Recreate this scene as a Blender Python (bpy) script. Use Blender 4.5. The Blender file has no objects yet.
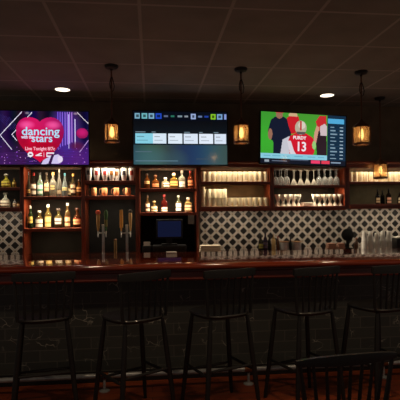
import bpy, bmesh, math, random
from mathutils import Vector, Matrix
random.seed(7)
PI = math.pi
SC = bpy.context.scene
COL = SC.collection

# ------------------------------------------------------------------ camera
FILL_E = 44
HC = 1.53                      # eye height of the photographer
F = 460.0 / 400.0 * 36.0
ROT = (Matrix.Rotation(math.radians(-6.08), 4, 'Z') @ Matrix.Rotation(PI / 2, 4, 'X')
       @ Matrix.Rotation(math.radians(-0.5), 4, 'Z'))
cam_d = bpy.data.cameras.new('camera')
cam_d.sensor_width = 36.0
cam_d.lens = F
cam_d.shift_y = 12.6 / 400.0
cam_d.clip_start = 0.05
cam = bpy.data.objects.new('camera', cam_d)
cam.matrix_world = Matrix.Translation((0, 0, HC)) @ ROT
COL.objects.link(cam)
SC.camera = cam
R3 = ROT.to_3x3()


def ray(px, py):
    return R3 @ Vector(((px - 200) / 460.0, (212.6 - py) / 460.0, -1.0))


def at(px, py, Y):
    """survey: the place at depth Y that the photograph shows at (px, py)"""
    d = ray(px, py)
    return Vector((0, 0, HC)) + d * (Y / d.y)


def atz(px, py, Z):
    d = ray(px, py)
    return Vector((0, 0, HC)) + d * ((Z - HC) / d.z)


def X(px, Y, py=205):
    return at(px, py, Y).x


def Z(px, py, Y):
    return at(px, py, Y).z


# ------------------------------------------------------------------ materials
def lin(c):
    return tuple(((v / 255) / 12.92 if v / 255 <= 0.04045 else ((v / 255 + 0.055) / 1.055) ** 2.4) for v in c)


def new_mat(name):
    m = bpy.data.materials.new(name)
    m.use_nodes = True
    nt = m.node_tree
    b = nt.nodes['Principled BSDF']
    return m, nt, b


def mat(name, col, rough=0.5, metal=0.0, spec=0.5, noise=0.0, scale=30.0, coat=0.0, trans=0.0, emit=None, estr=1.0, ior=1.45, bump=0.0):
    m, nt, b = new_mat(name)
    b.inputs['Base Color'].default_value = (*col, 1)
    b.inputs['Roughness'].default_value = rough
    b.inputs['Metallic'].default_value = metal
    b.inputs['Specular IOR Level'].default_value = spec
    b.inputs['Coat Weight'].default_value = coat
    b.inputs['Coat Roughness'].default_value = 0.08
    b.inputs['Transmission Weight'].default_value = trans
    b.inputs['IOR'].default_value = ior
    if emit:
        b.inputs['Emission Color'].default_value = (*emit, 1)
        b.inputs['Emission Strength'].default_value = estr
    if noise > 0 or bump > 0:
        tc = nt.nodes.new('ShaderNodeTexCoord')
        n = nt.nodes.new('ShaderNodeTexNoise')
        n.inputs['Scale'].default_value = scale
        n.inputs['Detail'].default_value = 4
        nt.links.new(tc.outputs['Object'], n.inputs['Vector'])
        if noise > 0:
            r = nt.nodes.new('ShaderNodeValToRGB')
            r.color_ramp.elements[0].position = 0.3
            r.color_ramp.elements[1].position = 0.7
            r.color_ramp.elements[0].color = (*[c * (1 - noise) for c in col], 1)
            r.color_ramp.elements[1].color = (*[min(1, c * (1 + noise)) for c in col], 1)
            nt.links.new(n.outputs['Fac'], r.inputs['Fac'])
            nt.links.new(r.outputs['Color'], b.inputs['Base Color'])
        if bump > 0:
            bp = nt.nodes.new('ShaderNodeBump')
            bp.inputs['Strength'].default_value = bump
            bp.inputs['Distance'].default_value = 0.01
            nt.links.new(n.outputs['Fac'], bp.inputs['Height'])
            nt.links.new(bp.outputs['Normal'], b.inputs['Normal'])
    return m


def wood(name, dark, light, rough=0.3, coat=0.3, axis=0, scale=6.0):
    m, nt, b = new_mat(name)
    tc = nt.nodes.new('ShaderNodeTexCoord')
    mp = nt.nodes.new('ShaderNodeMapping')
    s = [scale * 6] * 3
    s[axis] = scale * 0.5
    mp.inputs['Scale'].default_value = s
    n = nt.nodes.new('ShaderNodeTexNoise')
    n.inputs['Scale'].default_value = 1.0
    n.inputs['Detail'].default_value = 5
    n.inputs['Distortion'].default_value = 0.6
    r = nt.nodes.new('ShaderNodeValToRGB')
    r.color_ramp.elements[0].position = 0.3
    r.color_ramp.elements[1].position = 0.72
    r.color_ramp.elements[0].color = (*dark, 1)
    r.color_ramp.elements[1].color = (*light, 1)
    nt.links.new(tc.outputs['Object'], mp.inputs['Vector'])
    nt.links.new(mp.outputs['Vector'], n.inputs['Vector'])
    nt.links.new(n.outputs['Fac'], r.inputs['Fac'])
    nt.links.new(r.outputs['Color'], b.inputs['Base Color'])
    b.inputs['Roughness'].default_value = rough
    b.inputs['Coat Weight'].default_value = coat
    b.inputs['Coat Roughness'].default_value = 0.1
    return m


def math_node(nt, op, a, b=None, clampv=False):
    n = nt.nodes.new('ShaderNodeMath')
    n.operation = op
    n.use_clamp = clampv
    for i, v in enumerate((a, b)):
        if v is None:
            continue
        if isinstance(v, (int, float)):
            n.inputs[i].default_value = v
        else:
            nt.links.new(v, n.inputs[i])
    return n.outputs[0]


def ramp(nt, fac, stops, const=False):
    r = nt.nodes.new('ShaderNodeValToRGB')
    cr = r.color_ramp
    if const:
        cr.interpolation = 'CONSTANT'
    while len(cr.elements) < len(stops):
        cr.elements.new(0.5)
    for e, (p, c) in zip(cr.elements, stops):
        e.position = p
        e.color = (*c, 1) if len(c) == 3 else c
    nt.links.new(fac, r.inputs['Fac'])
    return r.outputs['Color']


def mix_rgb(nt, fac, a, b):
    n = nt.nodes.new('ShaderNodeMix')
    n.data_type = 'RGBA'
    nt.links.new(fac, n.inputs[0]) if not isinstance(fac, float) else setattr(n.inputs[0], 'default_value', fac)
    for i, v in ((6, a), (7, b)):
        if isinstance(v, tuple):
            n.inputs[i].default_value = (*v, 1)
        else:
            nt.links.new(v, n.inputs[i])
    return n.outputs[2]


def lattice_mat():
    m, nt, b = new_mat('lattice_tile')
    g = nt.nodes.new('ShaderNodeNewGeometry')
    sp = nt.nodes.new('ShaderNodeSeparateXYZ')
    nt.links.new(g.outputs['Position'], sp.inputs[0])
    p = LAT_P
    u = math_node(nt, 'DIVIDE', math_node(nt, 'SUBTRACT', sp.outputs[0], LAT_X), p)
    v = math_node(nt, 'DIVIDE', math_node(nt, 'SUBTRACT', sp.outputs[2], LAT_Z), p)
    a = math_node(nt, 'PINGPONG', math_node(nt, 'ADD', u, v), 0.5)
    c = math_node(nt, 'PINGPONG', math_node(nt, 'SUBTRACT', u, v), 0.5)
    t = math_node(nt, 'MAXIMUM', a, c)
    t2 = math_node(nt, 'MINIMUM', a, c)
    band = ramp(nt, t, [(0.0, lin((20, 19, 18))), (0.345, lin((20, 19, 18))), (0.362, lin((200, 194, 186))), (0.46, lin((194, 188, 178))), (0.48, lin((150, 138, 124)))])
    cross = ramp(nt, t2, [(0.0, (0, 0, 0)), (0.40, (0, 0, 0)), (0.425, (1, 1, 1))])
    nt.links.new(mix_rgb(nt, cross, band, lin((146, 118, 92))), b.inputs['Base Color'])
    b.inputs['Roughness'].default_value = 0.4
    return m


def slate_mat():
    m, nt, b = new_mat('veined_slate_tile')
    tc = nt.nodes.new('ShaderNodeTexCoord')
    mp = nt.nodes.new('ShaderNodeMapping')
    mp.inputs['Rotation'].default_value = (PI / 2, 0, 0)
    nt.links.new(tc.outputs['Object'], mp.inputs['Vector'])
    br = nt.nodes.new('ShaderNodeTexBrick')
    br.inputs['Scale'].default_value = 1.0
    br.inputs['Brick Width'].default_value = 0.30
    br.inputs['Row Height'].default_value = 0.102
    br.inputs['Mortar Size'].default_value = 0.004
    br.inputs['Color1'].default_value = (*lin((47, 50, 49)), 1)
    br.inputs['Color2'].default_value = (*lin((60, 63, 60)), 1)
    br.inputs['Mortar'].default_value = (*lin((80, 80, 75)), 1)
    nt.links.new(mp.outputs['Vector'], br.inputs['Vector'])
    # thin chalky veins
    n0 = nt.nodes.new('ShaderNodeTexNoise')
    n0.inputs['Scale'].default_value = 5.0
    n0.inputs['Detail'].default_value = 3
    nt.links.new(tc.outputs['Object'], n0.inputs['Vector'])
    va = nt.nodes.new('ShaderNodeVectorMath')
    va.operation = 'MULTIPLY_ADD'
    nt.links.new(n0.outputs['Color'], va.inputs[0])
    va.inputs[1].default_value = (0.25, 0.25, 0.25)
    nt.links.new(tc.outputs['Object'], va.inputs[2])
    vo = nt.nodes.new('ShaderNodeTexVoronoi')
    vo.feature = 'DISTANCE_TO_EDGE'
    vo.inputs['Scale'].default_value = 7.0
    nt.links.new(va.outputs[0], vo.inputs['Vector'])
    vein = ramp(nt, vo.outputs['Distance'], [(0.0, (0.9, 0.9, 0.9)), (0.012, (0.5, 0.5, 0.5)), (0.024, (0, 0, 0))])
    n1 = nt.nodes.new('ShaderNodeTexNoise')
    n1.inputs['Scale'].default_value = 6.0
    nt.links.new(tc.outputs['Object'], n1.inputs['Vector'])
    mask = ramp(nt, n1.outputs['Fac'], [(0.52, (0, 0, 0)), (0.66, (0.5, 0.5, 0.5))])
    f = math_node(nt, 'MULTIPLY', vein, mask)
    nt.links.new(mix_rgb(nt, f, br.outputs['Color'], lin((225, 220, 205))), b.inputs['Base Color'])
    b.inputs['Roughness'].default_value = 0.45
    return m


def ceiling_mat():
    m, nt, b = new_mat('acoustic_ceiling')
    g = nt.nodes.new('ShaderNodeNewGeometry')
    sp = nt.nodes.new('ShaderNodeSeparateXYZ')
    nt.links.new(g.outputs['Position'], sp.inputs[0])
    a = math_node(nt, 'PINGPONG', math_node(nt, 'DIVIDE', math_node(nt, 'SUBTRACT', sp.outputs[0], -0.065), 0.61), 0.5)
    c = math_node(nt, 'PINGPONG', math_node(nt, 'DIVIDE', math_node(nt, 'SUBTRACT', sp.outputs[1], 3.635), 0.61), 0.5)
    d = math_node(nt, 'MINIMUM', a, c)
    n = nt.nodes.new('ShaderNodeTexNoise')
    n.inputs['Scale'].default_value = 3.0
    nt.links.new(g.outputs['Position'], n.inputs['Vector'])
    tile = ramp(nt, n.outputs['Fac'], [(0.3, lin((128, 124, 114))), (0.7, lin((142, 138, 127)))])
    line = ramp(nt, d, [(0.0, (1, 1, 1)), (0.017, (1, 1, 1)), (0.021, (0, 0, 0))])
    nt.links.new(mix_rgb(nt, line, tile, lin((172, 164, 152))), b.inputs['Base Color'])
    b.inputs['Roughness'].default_value = 0.8
    b.inputs['Specular IOR Level'].default_value = 0.2
    return m


def floor_mat():
    m, nt, b = new_mat('red_brown_plank_floor')
    tc = nt.nodes.new('ShaderNodeTexCoord')
    br = nt.nodes.new('ShaderNodeTexBrick')
    br.inputs['Scale'].default_value = 1.0
    br.inputs['Brick Width'].default_value = 1.2
    br.inputs['Row Height'].default_value = 0.12
    br.inputs['Mortar Size'].default_value = 0.002
    br.inputs['Color1'].default_value = (*lin((164, 78, 37)), 1)
    br.inputs['Color2'].default_value = (*lin((146, 66, 34)), 1)
    br.inputs['Mortar'].default_value = (*lin((50, 24, 14)), 1)
    nt.links.new(tc.outputs['Object'], br.inputs['Vector'])
    mp = nt.nodes.new('ShaderNodeMapping')
    mp.inputs['Scale'].default_value = (2, 30, 1)
    n = nt.nodes.new('ShaderNodeTexNoise')
    n.inputs['Scale'].default_value = 1.5
    n.inputs['Detail'].default_value = 5
    nt.links.new(tc.outputs['Object'], mp.inputs['Vector'])
    nt.links.new(mp.outputs['Vector'], n.inputs['Vector'])
    mm = nt.nodes.new('ShaderNodeMix')
    mm.data_type = 'RGBA'
    mm.blend_type = 'MULTIPLY'
    mm.inputs[0].default_value = 0.6
    nt.links.new(br.outputs['Color'], mm.inputs[6])
    nt.links.new(n.outputs['Color'], mm.inputs[7])
    nt.links.new(mm.outputs[2], b.inputs['Base Color'])
    b.inputs['Roughness'].default_value = 0.45
    return m


def label_mat(name, base, accent, lo=0.3, hi=0.45):
    """printed paper: accent bands across a base colour"""
    m, nt, b = new_mat(name)
    tc = nt.nodes.new('ShaderNodeTexCoord')
    sp = nt.nodes.new('ShaderNodeSeparateXYZ')
    nt.links.new(tc.outputs['Generated'], sp.inputs[0])
    c = ramp(nt, sp.outputs[2], [(0.0, accent), (0.07, base), (lo, accent), (hi, base), (0.9, accent)], const=True)
    n = nt.nodes.new('ShaderNodeTexNoise')
    n.inputs['Scale'].default_value = 120
    nt.links.new(tc.outputs['Object'], n.inputs['Vector'])
    f = ramp(nt, n.outputs['Fac'], [(0.56, (0, 0, 0)), (0.6, (0.4, 0.4, 0.4))])
    nt.links.new(mix_rgb(nt, f, c, accent), b.inputs['Base Color'])
    b.inputs['Roughness'].default_value = 0.6
    return m


def glass_mat(name, col, rough=0.06, trans=0.92):
    """bottle glass: part clear, part tinted gloss, so that light gets through it"""
    m = bpy.data.materials.new(name)
    m.use_nodes = True
    nt = m.node_tree
    b = nt.nodes['Principled BSDF']
    b.inputs['Base Color'].default_value = (*col, 1)
    b.inputs['Roughness'].default_value = rough
    b.inputs['IOR'].default_value = 1.45
    tr = nt.nodes.new('ShaderNodeBsdfTransparent')
    tr.inputs['Color'].default_value = (*[min(1, c * 1.0 + 0.15) for c in col], 1)
    mx = nt.nodes.new('ShaderNodeMixShader')
    lw = nt.nodes.new('ShaderNodeLayerWeight')
    lw.inputs['Blend'].default_value = 0.35
    f = nt.nodes.new('ShaderNodeMath')
    f.operation = 'MULTIPLY_ADD'
    f.inputs[1].default_value = 0.55
    f.inputs[2].default_value = 1 - trans
    nt.links.new(lw.outputs['Facing'], f.inputs[0])
    nt.links.new(f.outputs[0], mx.inputs[0])
    nt.links.new(tr.outputs[0], mx.inputs[1])
    nt.links.new(b.outputs[0], mx.inputs[2])
    nt.links.new(mx.outputs[0], nt.nodes['Material Output'].inputs['Surface'])
    return m


def screen_mat():
    m, nt, b = new_mat('lit_screen')
    a = nt.nodes.new('ShaderNodeAttribute')
    a.attribute_name = 'picture'
    b.inputs['Base Color'].default_value = (0.004, 0.004, 0.005, 1)
    b.inputs['Roughness'].default_value = 0.12
    nt.links.new(a.outputs['Color'], b.inputs['Emission Color'])
    b.inputs['Emission Strength'].default_value = 1.0
    return m


def emit(name, col, s=1.0):
    return mat(name, (0.01, 0.01, 0.01), rough=0.3, emit=col, estr=s)


# survey of the lattice tiling (middle of one dark diamond, distance to the next one in its row)
YW = 5.70
_c = at(216.0, 225.6, YW)
LAT_X, LAT_Z = _c.x, _c.z
LAT_P = at(259.4, 225.2, YW).x - at(216.0, 225.6, YW).x
LAT_P /= 4.0

M = {}
M['mahogany'] = wood('red_mahogany', lin((86, 33, 17)), lin((140, 60, 31)), rough=0.32, coat=0.4)
M['mahogany_v'] = wood('red_mahogany_upright', lin((84, 32, 17)), lin((134, 57, 29)), rough=0.32, coat=0.4, axis=2)
M['bar_wood'] = wood('varnished_bar_wood', lin((108, 38, 19)), lin((156, 63, 31)), rough=0.12, coat=1.0, scale=3)
M['bar_wood'].node_tree.nodes['Principled BSDF'].inputs['Coat IOR'].default_value = 1.48
M['bar_wood'].node_tree.nodes['Principled BSDF'].inputs['Coat Roughness'].default_value = 0.05
M['fascia_wood'] = wood('dark_red_moulding_wood', lin((74, 18, 10)), lin((108, 31, 17)), rough=0.35, coat=0.3, scale=3)
M['black_wall'] = mat('black_wall_paint', lin((118, 102, 84)), rough=0.85, spec=0.2, noise=0.15, scale=6)
M['dark_back'] = mat('dark_brown_back_board', lin((26, 22, 17)), rough=0.9, spec=0.1, noise=0.2, scale=8)
M['black_back'] = mat('black_back_board', lin((36, 36, 35)), rough=0.9, spec=0.1, noise=0.2, scale=8)
M['tan_back'] = mat('tan_back_board', lin((92, 70, 46)), rough=0.9, spec=0.1, noise=0.2, scale=8)
M['olive_back'] = mat('olive_back_board', lin((92, 86, 68)), rough=0.9, spec=0.1, noise=0.2, scale=8)
M['lattice'] = lattice_mat()
M['slate'] = slate_mat()
M['ceiling'] = ceiling_mat()
M['floor'] = floor_mat()
M['counter'] = wood('dark_counter_wood', lin((60, 26, 14)), lin((92, 42, 22)), rough=0.16, coat=0.7, scale=3)
M['black_paint'] = mat('black_stained_wood', lin((19, 18, 17)), rough=0.55, noise=0.25, scale=18, coat=0.1)
M['black_plastic'] = mat('black_plastic', lin((22, 22, 24)), rough=0.35, noise=0.05)
M['black_metal'] = mat('blackened_iron', lin((40, 34, 30)), rough=0.45, metal=0.7, noise=0.2, scale=40)
M['bronze'] = mat('brown_bronze', lin((100, 62, 36)), rough=0.5, metal=0.4, noise=0.2, scale=40)
M['steel'] = mat('brushed_steel', lin((190, 188, 184)), rough=0.28, metal=1.0, noise=0.1, scale=60)
M['pewter'] = mat('worn_steel_rail', lin((180, 184, 184)), rough=0.35, metal=0.45, noise=0.15, scale=30)
M['rust'] = mat('rusty_bracket', lin((120, 70, 40)), rough=0.6, metal=0.5, noise=0.3, scale=40)
M['copper'] = mat('polished_copper', lin((238, 168, 112)), rough=0.32, metal=0.35, noise=0.08, scale=50)
M['white_cup'] = mat('white_foam', lin((240, 224, 186)), rough=0.55, noise=0.03, scale=60)
M['porcelain'] = mat('white_porcelain', lin((238, 230, 212)), rough=0.25, noise=0.02)
M['paper'] = mat('white_paper', lin((225, 220, 210)), rough=0.8, noise=0.04, scale=20)
M['towel'] = mat('off_white_towel', lin((205, 192, 170)), rough=0.95, noise=0.12, scale=60, bump=0.4)
M['pink_towel'] = mat('dusty_pink_towel', lin((160, 122, 104)), rough=0.95, noise=0.15, scale=60, bump=0.4)
M['clear'] = glass_mat('clear_glass', (0.88, 0.9, 0.86), trans=0.86)
M['clear_cup'] = glass_mat('clear_plastic', (0.85, 0.84, 0.8), rough=0.25, trans=0.45)
M['pint'] = glass_mat('lit_pint_glass', (0.97, 0.95, 0.90), rough=0.3, trans=0.22)
M['gold'] = mat('gold_cap', lin((200, 160, 84)), rough=0.35, metal=0.6, noise=0.1)
M['screen'] = screen_mat()
M['trim_white'] = mat('white_lamp_trim', lin((200, 190, 176)), rough=0.5, noise=0.02)
M['lamp_disc'] = emit('downlight_lens', (1.0, 0.86, 0.66), 3.0)
M['bulb'] = emit('warm_filament_bulb', (1.0, 0.60, 0.22), 4.0)
M['strip'] = emit('warm_led_strip', (1.0, 0.80, 0.52), 2.0)


def shade_mat():
    m = bpy.data.materials.new('amber_lantern_glass')
    m.use_nodes = True
    nt = m.node_tree
    b = nt.nodes['Principled BSDF']
    nt.nodes.remove(b)
    tr = nt.nodes.new('ShaderNodeBsdfTransparent')
    tr.inputs['Color'].default_value = (1.0, 0.82, 0.6, 1)
    tl = nt.nodes.new('ShaderNodeBsdfTranslucent')
    tl.inputs['Color'].default_value = (0.74, 0.48, 0.24, 1)
    gl = nt.nodes.new('ShaderNodeBsdfGlossy')
    gl.inputs['Roughness'].default_value = 0.15
    gl.inputs['Color'].default_value = (0.8, 0.7, 0.6, 1)
    n = nt.nodes.new('ShaderNodeTexNoise')
    n.inputs['Scale'].default_value = 25
    tc = nt.nodes.new('ShaderNodeTexCoord')
    nt.links.new(tc.outputs['Object'], n.inputs['Vector'])
    f = nt.nodes.new('ShaderNodeMapRange')
    f.inputs['To Min'].default_value = 0.36
    f.inputs['To Max'].default_value = 0.40
    nt.links.new(n.outputs['Fac'], f.inputs['Value'])
    m1 = nt.nodes.new('ShaderNodeMixShader')
    nt.links.new(f.outputs[0], m1.inputs[0])
    nt.links.new(tr.outputs[0], m1.inputs[1])
    nt.links.new(tl.outputs[0], m1.inputs[2])
    m2 = nt.nodes.new('ShaderNodeMixShader')
    m2.inputs[0].default_value = 0.06
    nt.links.new(m1.outputs[0], m2.inputs[1])
    nt.links.new(gl.outputs[0], m2.inputs[2])
    nt.links.new(m2.outputs[0], nt.nodes['Material Output'].inputs['Surface'])
    return m


M['shade'] = shade_mat()

_gl = {}


def tint(rgb):
    if rgb not in _gl:
        _gl[rgb] = glass_mat('tinted_glass', tuple((0.85 if sum(rgb) > 420 else 0.5) * v for v in lin(rgb)), trans=0.72)
    return _gl[rgb]


_lb = {}


def paper(base, accent=(70, 50, 40)):
    k = (base, accent)
    if k not in _lb:
        _lb[k] = label_mat('printed_label', lin(base), lin(accent), 0.32 + 0.1 * random.random(), 0.48 + 0.1 * random.random())
    return _lb[k]


_pl = {}


def plain(rgb, rough=0.45, metal=0.0):
    k = (rgb, rough, metal)
    if k not in _pl:
        _pl[k] = mat('coloured_plastic', lin(rgb), rough=rough, metal=metal, noise=0.06, scale=40)
    return _pl[k]


# ------------------------------------------------------------------ mesh helpers
def box(bm, x0, x1, y0, y1, z0, z1, bev=0.0):
    v = [bm.verts.new(p) for p in ((x0, y0, z0), (x1, y0, z0), (x1, y1, z0), (x0, y1, z0), (x0, y0, z1), (x1, y0, z1), (x1, y1, z1), (x0, y1, z1))]
    fs = [bm.faces.new([v[i] for i in q]) for q in ((3, 2, 1, 0), (4, 5, 6, 7), (0, 1, 5, 4), (1, 2, 6, 5), (2, 3, 7, 6), (3, 0, 4, 7))]
    if bev > 0:
        es = set(e for f in fs for e in f.edges)
        bmesh.ops.bevel(bm, geom=list(es), offset=bev, segments=2, affect='EDGES', profile=0.6)


def lathe(bm, prof, c=(0, 0, 0), seg=20, sq=0.0, closed=True):
    rings = []
    for r, z in prof:
        ring = []
        for k in range(seg):
            a = 2 * PI * (k + 0.5) / seg
            ca, sa = math.cos(a), math.sin(a)
            q = 1.0
            if sq > 0:
                q = 1.0 / (abs(ca) ** sq + abs(sa) ** sq) ** (1 / sq)
            rr = max(r, 1e-4) * q
            ring.append(bm.verts.new((c[0] + rr * ca, c[1] + rr * sa, c[2] + z)))
        rings.append(ring)
    for a, b in zip(rings, rings[1:]):
        for k in range(seg):
            bm.faces.new((a[k], a[(k + 1) % seg], b[(k + 1) % seg], b[k]))
    if closed:
        bm.faces.new(list(reversed(rings[0])))
        bm.faces.new(rings[-1])


def tube(bm, pts, rad, seg=8, closed=False):
    pts = [Vector(p) for p in pts]
    n = len(pts)
    if not isinstance(rad, (list, tuple)):
        rad = [rad] * n
    rings = []
    up = None
    for i, p in enumerate(pts):
        if closed:
            t = pts[(i + 1) % n] - pts[i - 1]
        else:
            t = pts[min(i + 1, n - 1)] - pts[max(i - 1, 0)]
        t.normalize()
        if up is None:
            up = Vector((0, 0, 1)) if abs(t.z) < 0.9 else Vector((1, 0, 0))
        s = t.cross(up).normalized()
        up = s.cross(t).normalized()
        rings.append([bm.verts.new(p + (s * math.cos(2 * PI * k / seg) + up * math.sin(2 * PI * k / seg)) * rad[i]) for k in range(seg)])
    pairs = list(zip(rings, rings[1:]))
    if closed:
        pairs.append((rings[-1], rings[0]))
    for a, b in pairs:
        for k in range(seg):
            bm.faces.new((a[k], a[(k + 1) % seg], b[(k + 1) % seg], b[k]))
    if not closed:
        bm.faces.new(list(reversed(rings[0])))
        bm.faces.new(rings[-1])


def extrude_profile(bm, prof, x0, x1):
    """a profile of (y, z) points swept along X"""
    a = [bm.verts.new((x0, y, z)) for y, z in prof]
    b = [bm.verts.new((x1, y, z)) for y, z in prof]
    n = len(prof)
    for k in range(n):
        bm.faces.new((a[k], a[(k + 1) % n], b[(k + 1) % n], b[k]))
    bm.faces.new(list(reversed(a)))
    bm.faces.new(b)


def arc_label(bm, r, z0, z1, half=1.05, seg=12, sq=0.0, bulge=None):
    """a paper label wrapped round the front of a bottle (front = -Y)"""
    cols = []
    for k in range(seg + 1):
        a = -PI / 2 - half + 2 * half * k / seg
        ca, sa = math.cos(a), math.sin(a)
        q = 1.0 if sq <= 0 else 1.0 / (abs(ca) ** sq + abs(sa) ** sq) ** (1 / sq)
        col = []
        for z in (z0, z1):
            for d in (0.0, 0.0012):
                rr = (r + d) * q
                col.append((rr * ca, rr * sa, z))
        cols.append([bm.verts.new(p) for p in col])   # in0 out0 in1 out1
    for a, b in zip(cols, cols[1:]):
        bm.faces.new((a[1], b[1], b[3], a[3]))
        bm.faces.new((b[0], a[0], a[2], b[2]))
        bm.faces.new((a[0], b[0], b[1], a[1]))
        bm.faces.new((a[3], b[3], b[2], a[2]))
    for c, fl in ((cols[0], False), (cols[-1], True)):
        f = [c[0], c[1], c[3], c[2]]
        bm.faces.new(f if not fl else list(reversed(f)))


def mesh_of(name, fill, smooth=True):
    bm = bmesh.new()
    fill(bm)
    bmesh.ops.recalc_face_normals(bm, faces=bm.faces)
    me = bpy.data.meshes.new(name)
    bm.to_mesh(me)
    bm.free()
    if smooth:
        for p in me.polygons:
            p.use_smooth = True
        me.set_sharp_from_angle(angle=math.radians(38))
    return me


def obj(name, fill, material, parent=None, smooth=True, loc=None, rot=None):
    me = fill if isinstance(fill, bpy.types.Mesh) else mesh_of(name, fill, smooth)
    if material is not None and not me.materials:
        me.materials.append(material)
    o = bpy.data.objects.new(name, me)
    COL.objects.link(o)
    if parent is not None:
        o.parent = parent
    if loc is not None:
        o.location = loc
    if rot is not None:
        o.rotation_euler = rot
    return o


def tag(o, label, cat, group=None):
    o['label'] = label
    o['category'] = cat
    if group:
        o['group'] = group
    return o


def thing(name, label, cat, loc=(0, 0, 0), rz=0.0, group=None):
    o = bpy.data.objects.new(name, None)
    o.empty_display_size = 0.05
    COL.objects.link(o)
    o.location = loc
    o.rotation_euler = (0, 0, rz)
    return tag(o, label, cat, group)


def struct(name, fill, material, smooth=False):
    o = obj(name, fill, material, smooth=smooth)
    o['kind'] = 'structure'
    return o


def dup(root, loc, rz=None, label=None, group=None):
    r = root.copy()
    COL.objects.link(r)
    r.location = loc
    if rz is not None:
        r.rotation_euler = (0, 0, rz)
    if label:
        r['label'] = label
    if group:
        r['group'] = group
    for ch in list(root.children):
        c = ch.copy()
        COL.objects.link(c)
        c.parent = r
        for g in list(ch.children):
            d = g.copy()
            COL.objects.link(d)
            d.parent = c
    return r


def text_mesh(s, size, bold=0.0, extrude=0.0006, align='CENTER', sx=1.0):
    cu = bpy.data.curves.new('lettering', 'FONT')
    cu.body = s
    cu.size = size
    cu.offset = bold
    cu.extrude = extrude
    cu.align_x = align
    cu.align_y = 'CENTER'
    cu.resolution_u = 3
    t = bpy.data.objects.new('lettering_tmp', cu)
    COL.objects.link(t)
    bpy.context.view_layer.update()
    me = bpy.data.meshes.new_from_object(t.evaluated_get(bpy.context.evaluated_depsgraph_get()))
    bpy.data.objects.remove(t)
    bpy.data.curves.remove(cu)
    me.transform(Matrix.Diagonal((sx, 1, 1, 1)))
    return me


def light(name, kind, loc, energy, col, rot=(0, 0, 0), **kw):
    d = bpy.data.lights.new(name, kind)
    d.energy = energy
    d.color = col
    for k, v in kw.items():
        setattr(d, k, v)
    o = bpy.data.objects.new(name, d)
    COL.objects.link(o)
    o.location = loc
    o.rotation_euler = rot
    return o


# ------------------------------------------------------------------ the setting
XL, XR = -2.7, 4.3
ZC = 2.89
struct('floor', lambda bm: box(bm, XL, XR, -1.0, YW, -0.1, 0.0), M['floor'])
struct('ceiling', lambda bm: box(bm, XL, XR, -1.0, YW + 0.1, ZC, ZC + 0.1), M['ceiling'])
struct('wall_back', lambda bm: box(bm, XL, XR, YW, YW + 0.1, 0, ZC), M['black_wall'])

ZCT = 1.062      # back counter top
# ------------------------------------------------------------------ back counter
bc = thing('back_counter', 'long dark wooden back counter running along the wall under the shelves', 'counter', (0.8, 5.4, 0))
BX0, BX1 = XL + 0.05 - 0.8, XR - 0.05 - 0.8
obj('countertop', lambda bm: box(bm, BX0, BX1, -0.34, 0.285, ZCT - 0.04, ZCT, 0.006), M['counter'], bc)
obj('body', lambda bm: box(bm, BX0 + 0.02, BX1 - 0.02, -0.29, 0.285, 0.10, ZCT - 0.04), M['black_back'], bc)
obj('plinth', lambda bm: box(bm, BX0 + 0.02, BX1 - 0.02, -0.24, 0.285, 0.0, 0.10), M['black_back'], bc)
for i in range(9):
    x0 = BX0 + 0.03 + i * (BX1 - BX0 - 0.06) / 9
    x1 = x0 + (BX1 - BX0 - 0.06) / 9 - 0.012
    dr = obj('cabinet_door', lambda bm: box(bm, x0, x1, -0.31, -0.29, 0.13, ZCT - 0.07, 0.004), M['mahogany_v'], bc)
    obj('handle', lambda bm: tube(bm, [(x1 - 0.05, -0.312, 0.72), (x1 - 0.05, -0.335, 0.73), (x1 - 0.05, -0.335, 0.83), (x1 - 0.05, -0.312, 0.84)], 0.005), M['steel'], dr)

# lattice tiled wall between counter and shelves
zt = Z(250, 206, YW)
struct('wall_backsplash', lambda bm: box(bm, X(200, YW), XR, YW - 0.014, YW, ZCT, zt), M['lattice'])
struct('wall_backsplash', lambda bm: box(bm, XL, X(23.5, YW), YW - 0.014, YW, ZCT, Z(10, 208, YW)), M['lattice'])

# ------------------------------------------------------------------ shelf units
YS = 5.38
SHELF = {}


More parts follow.
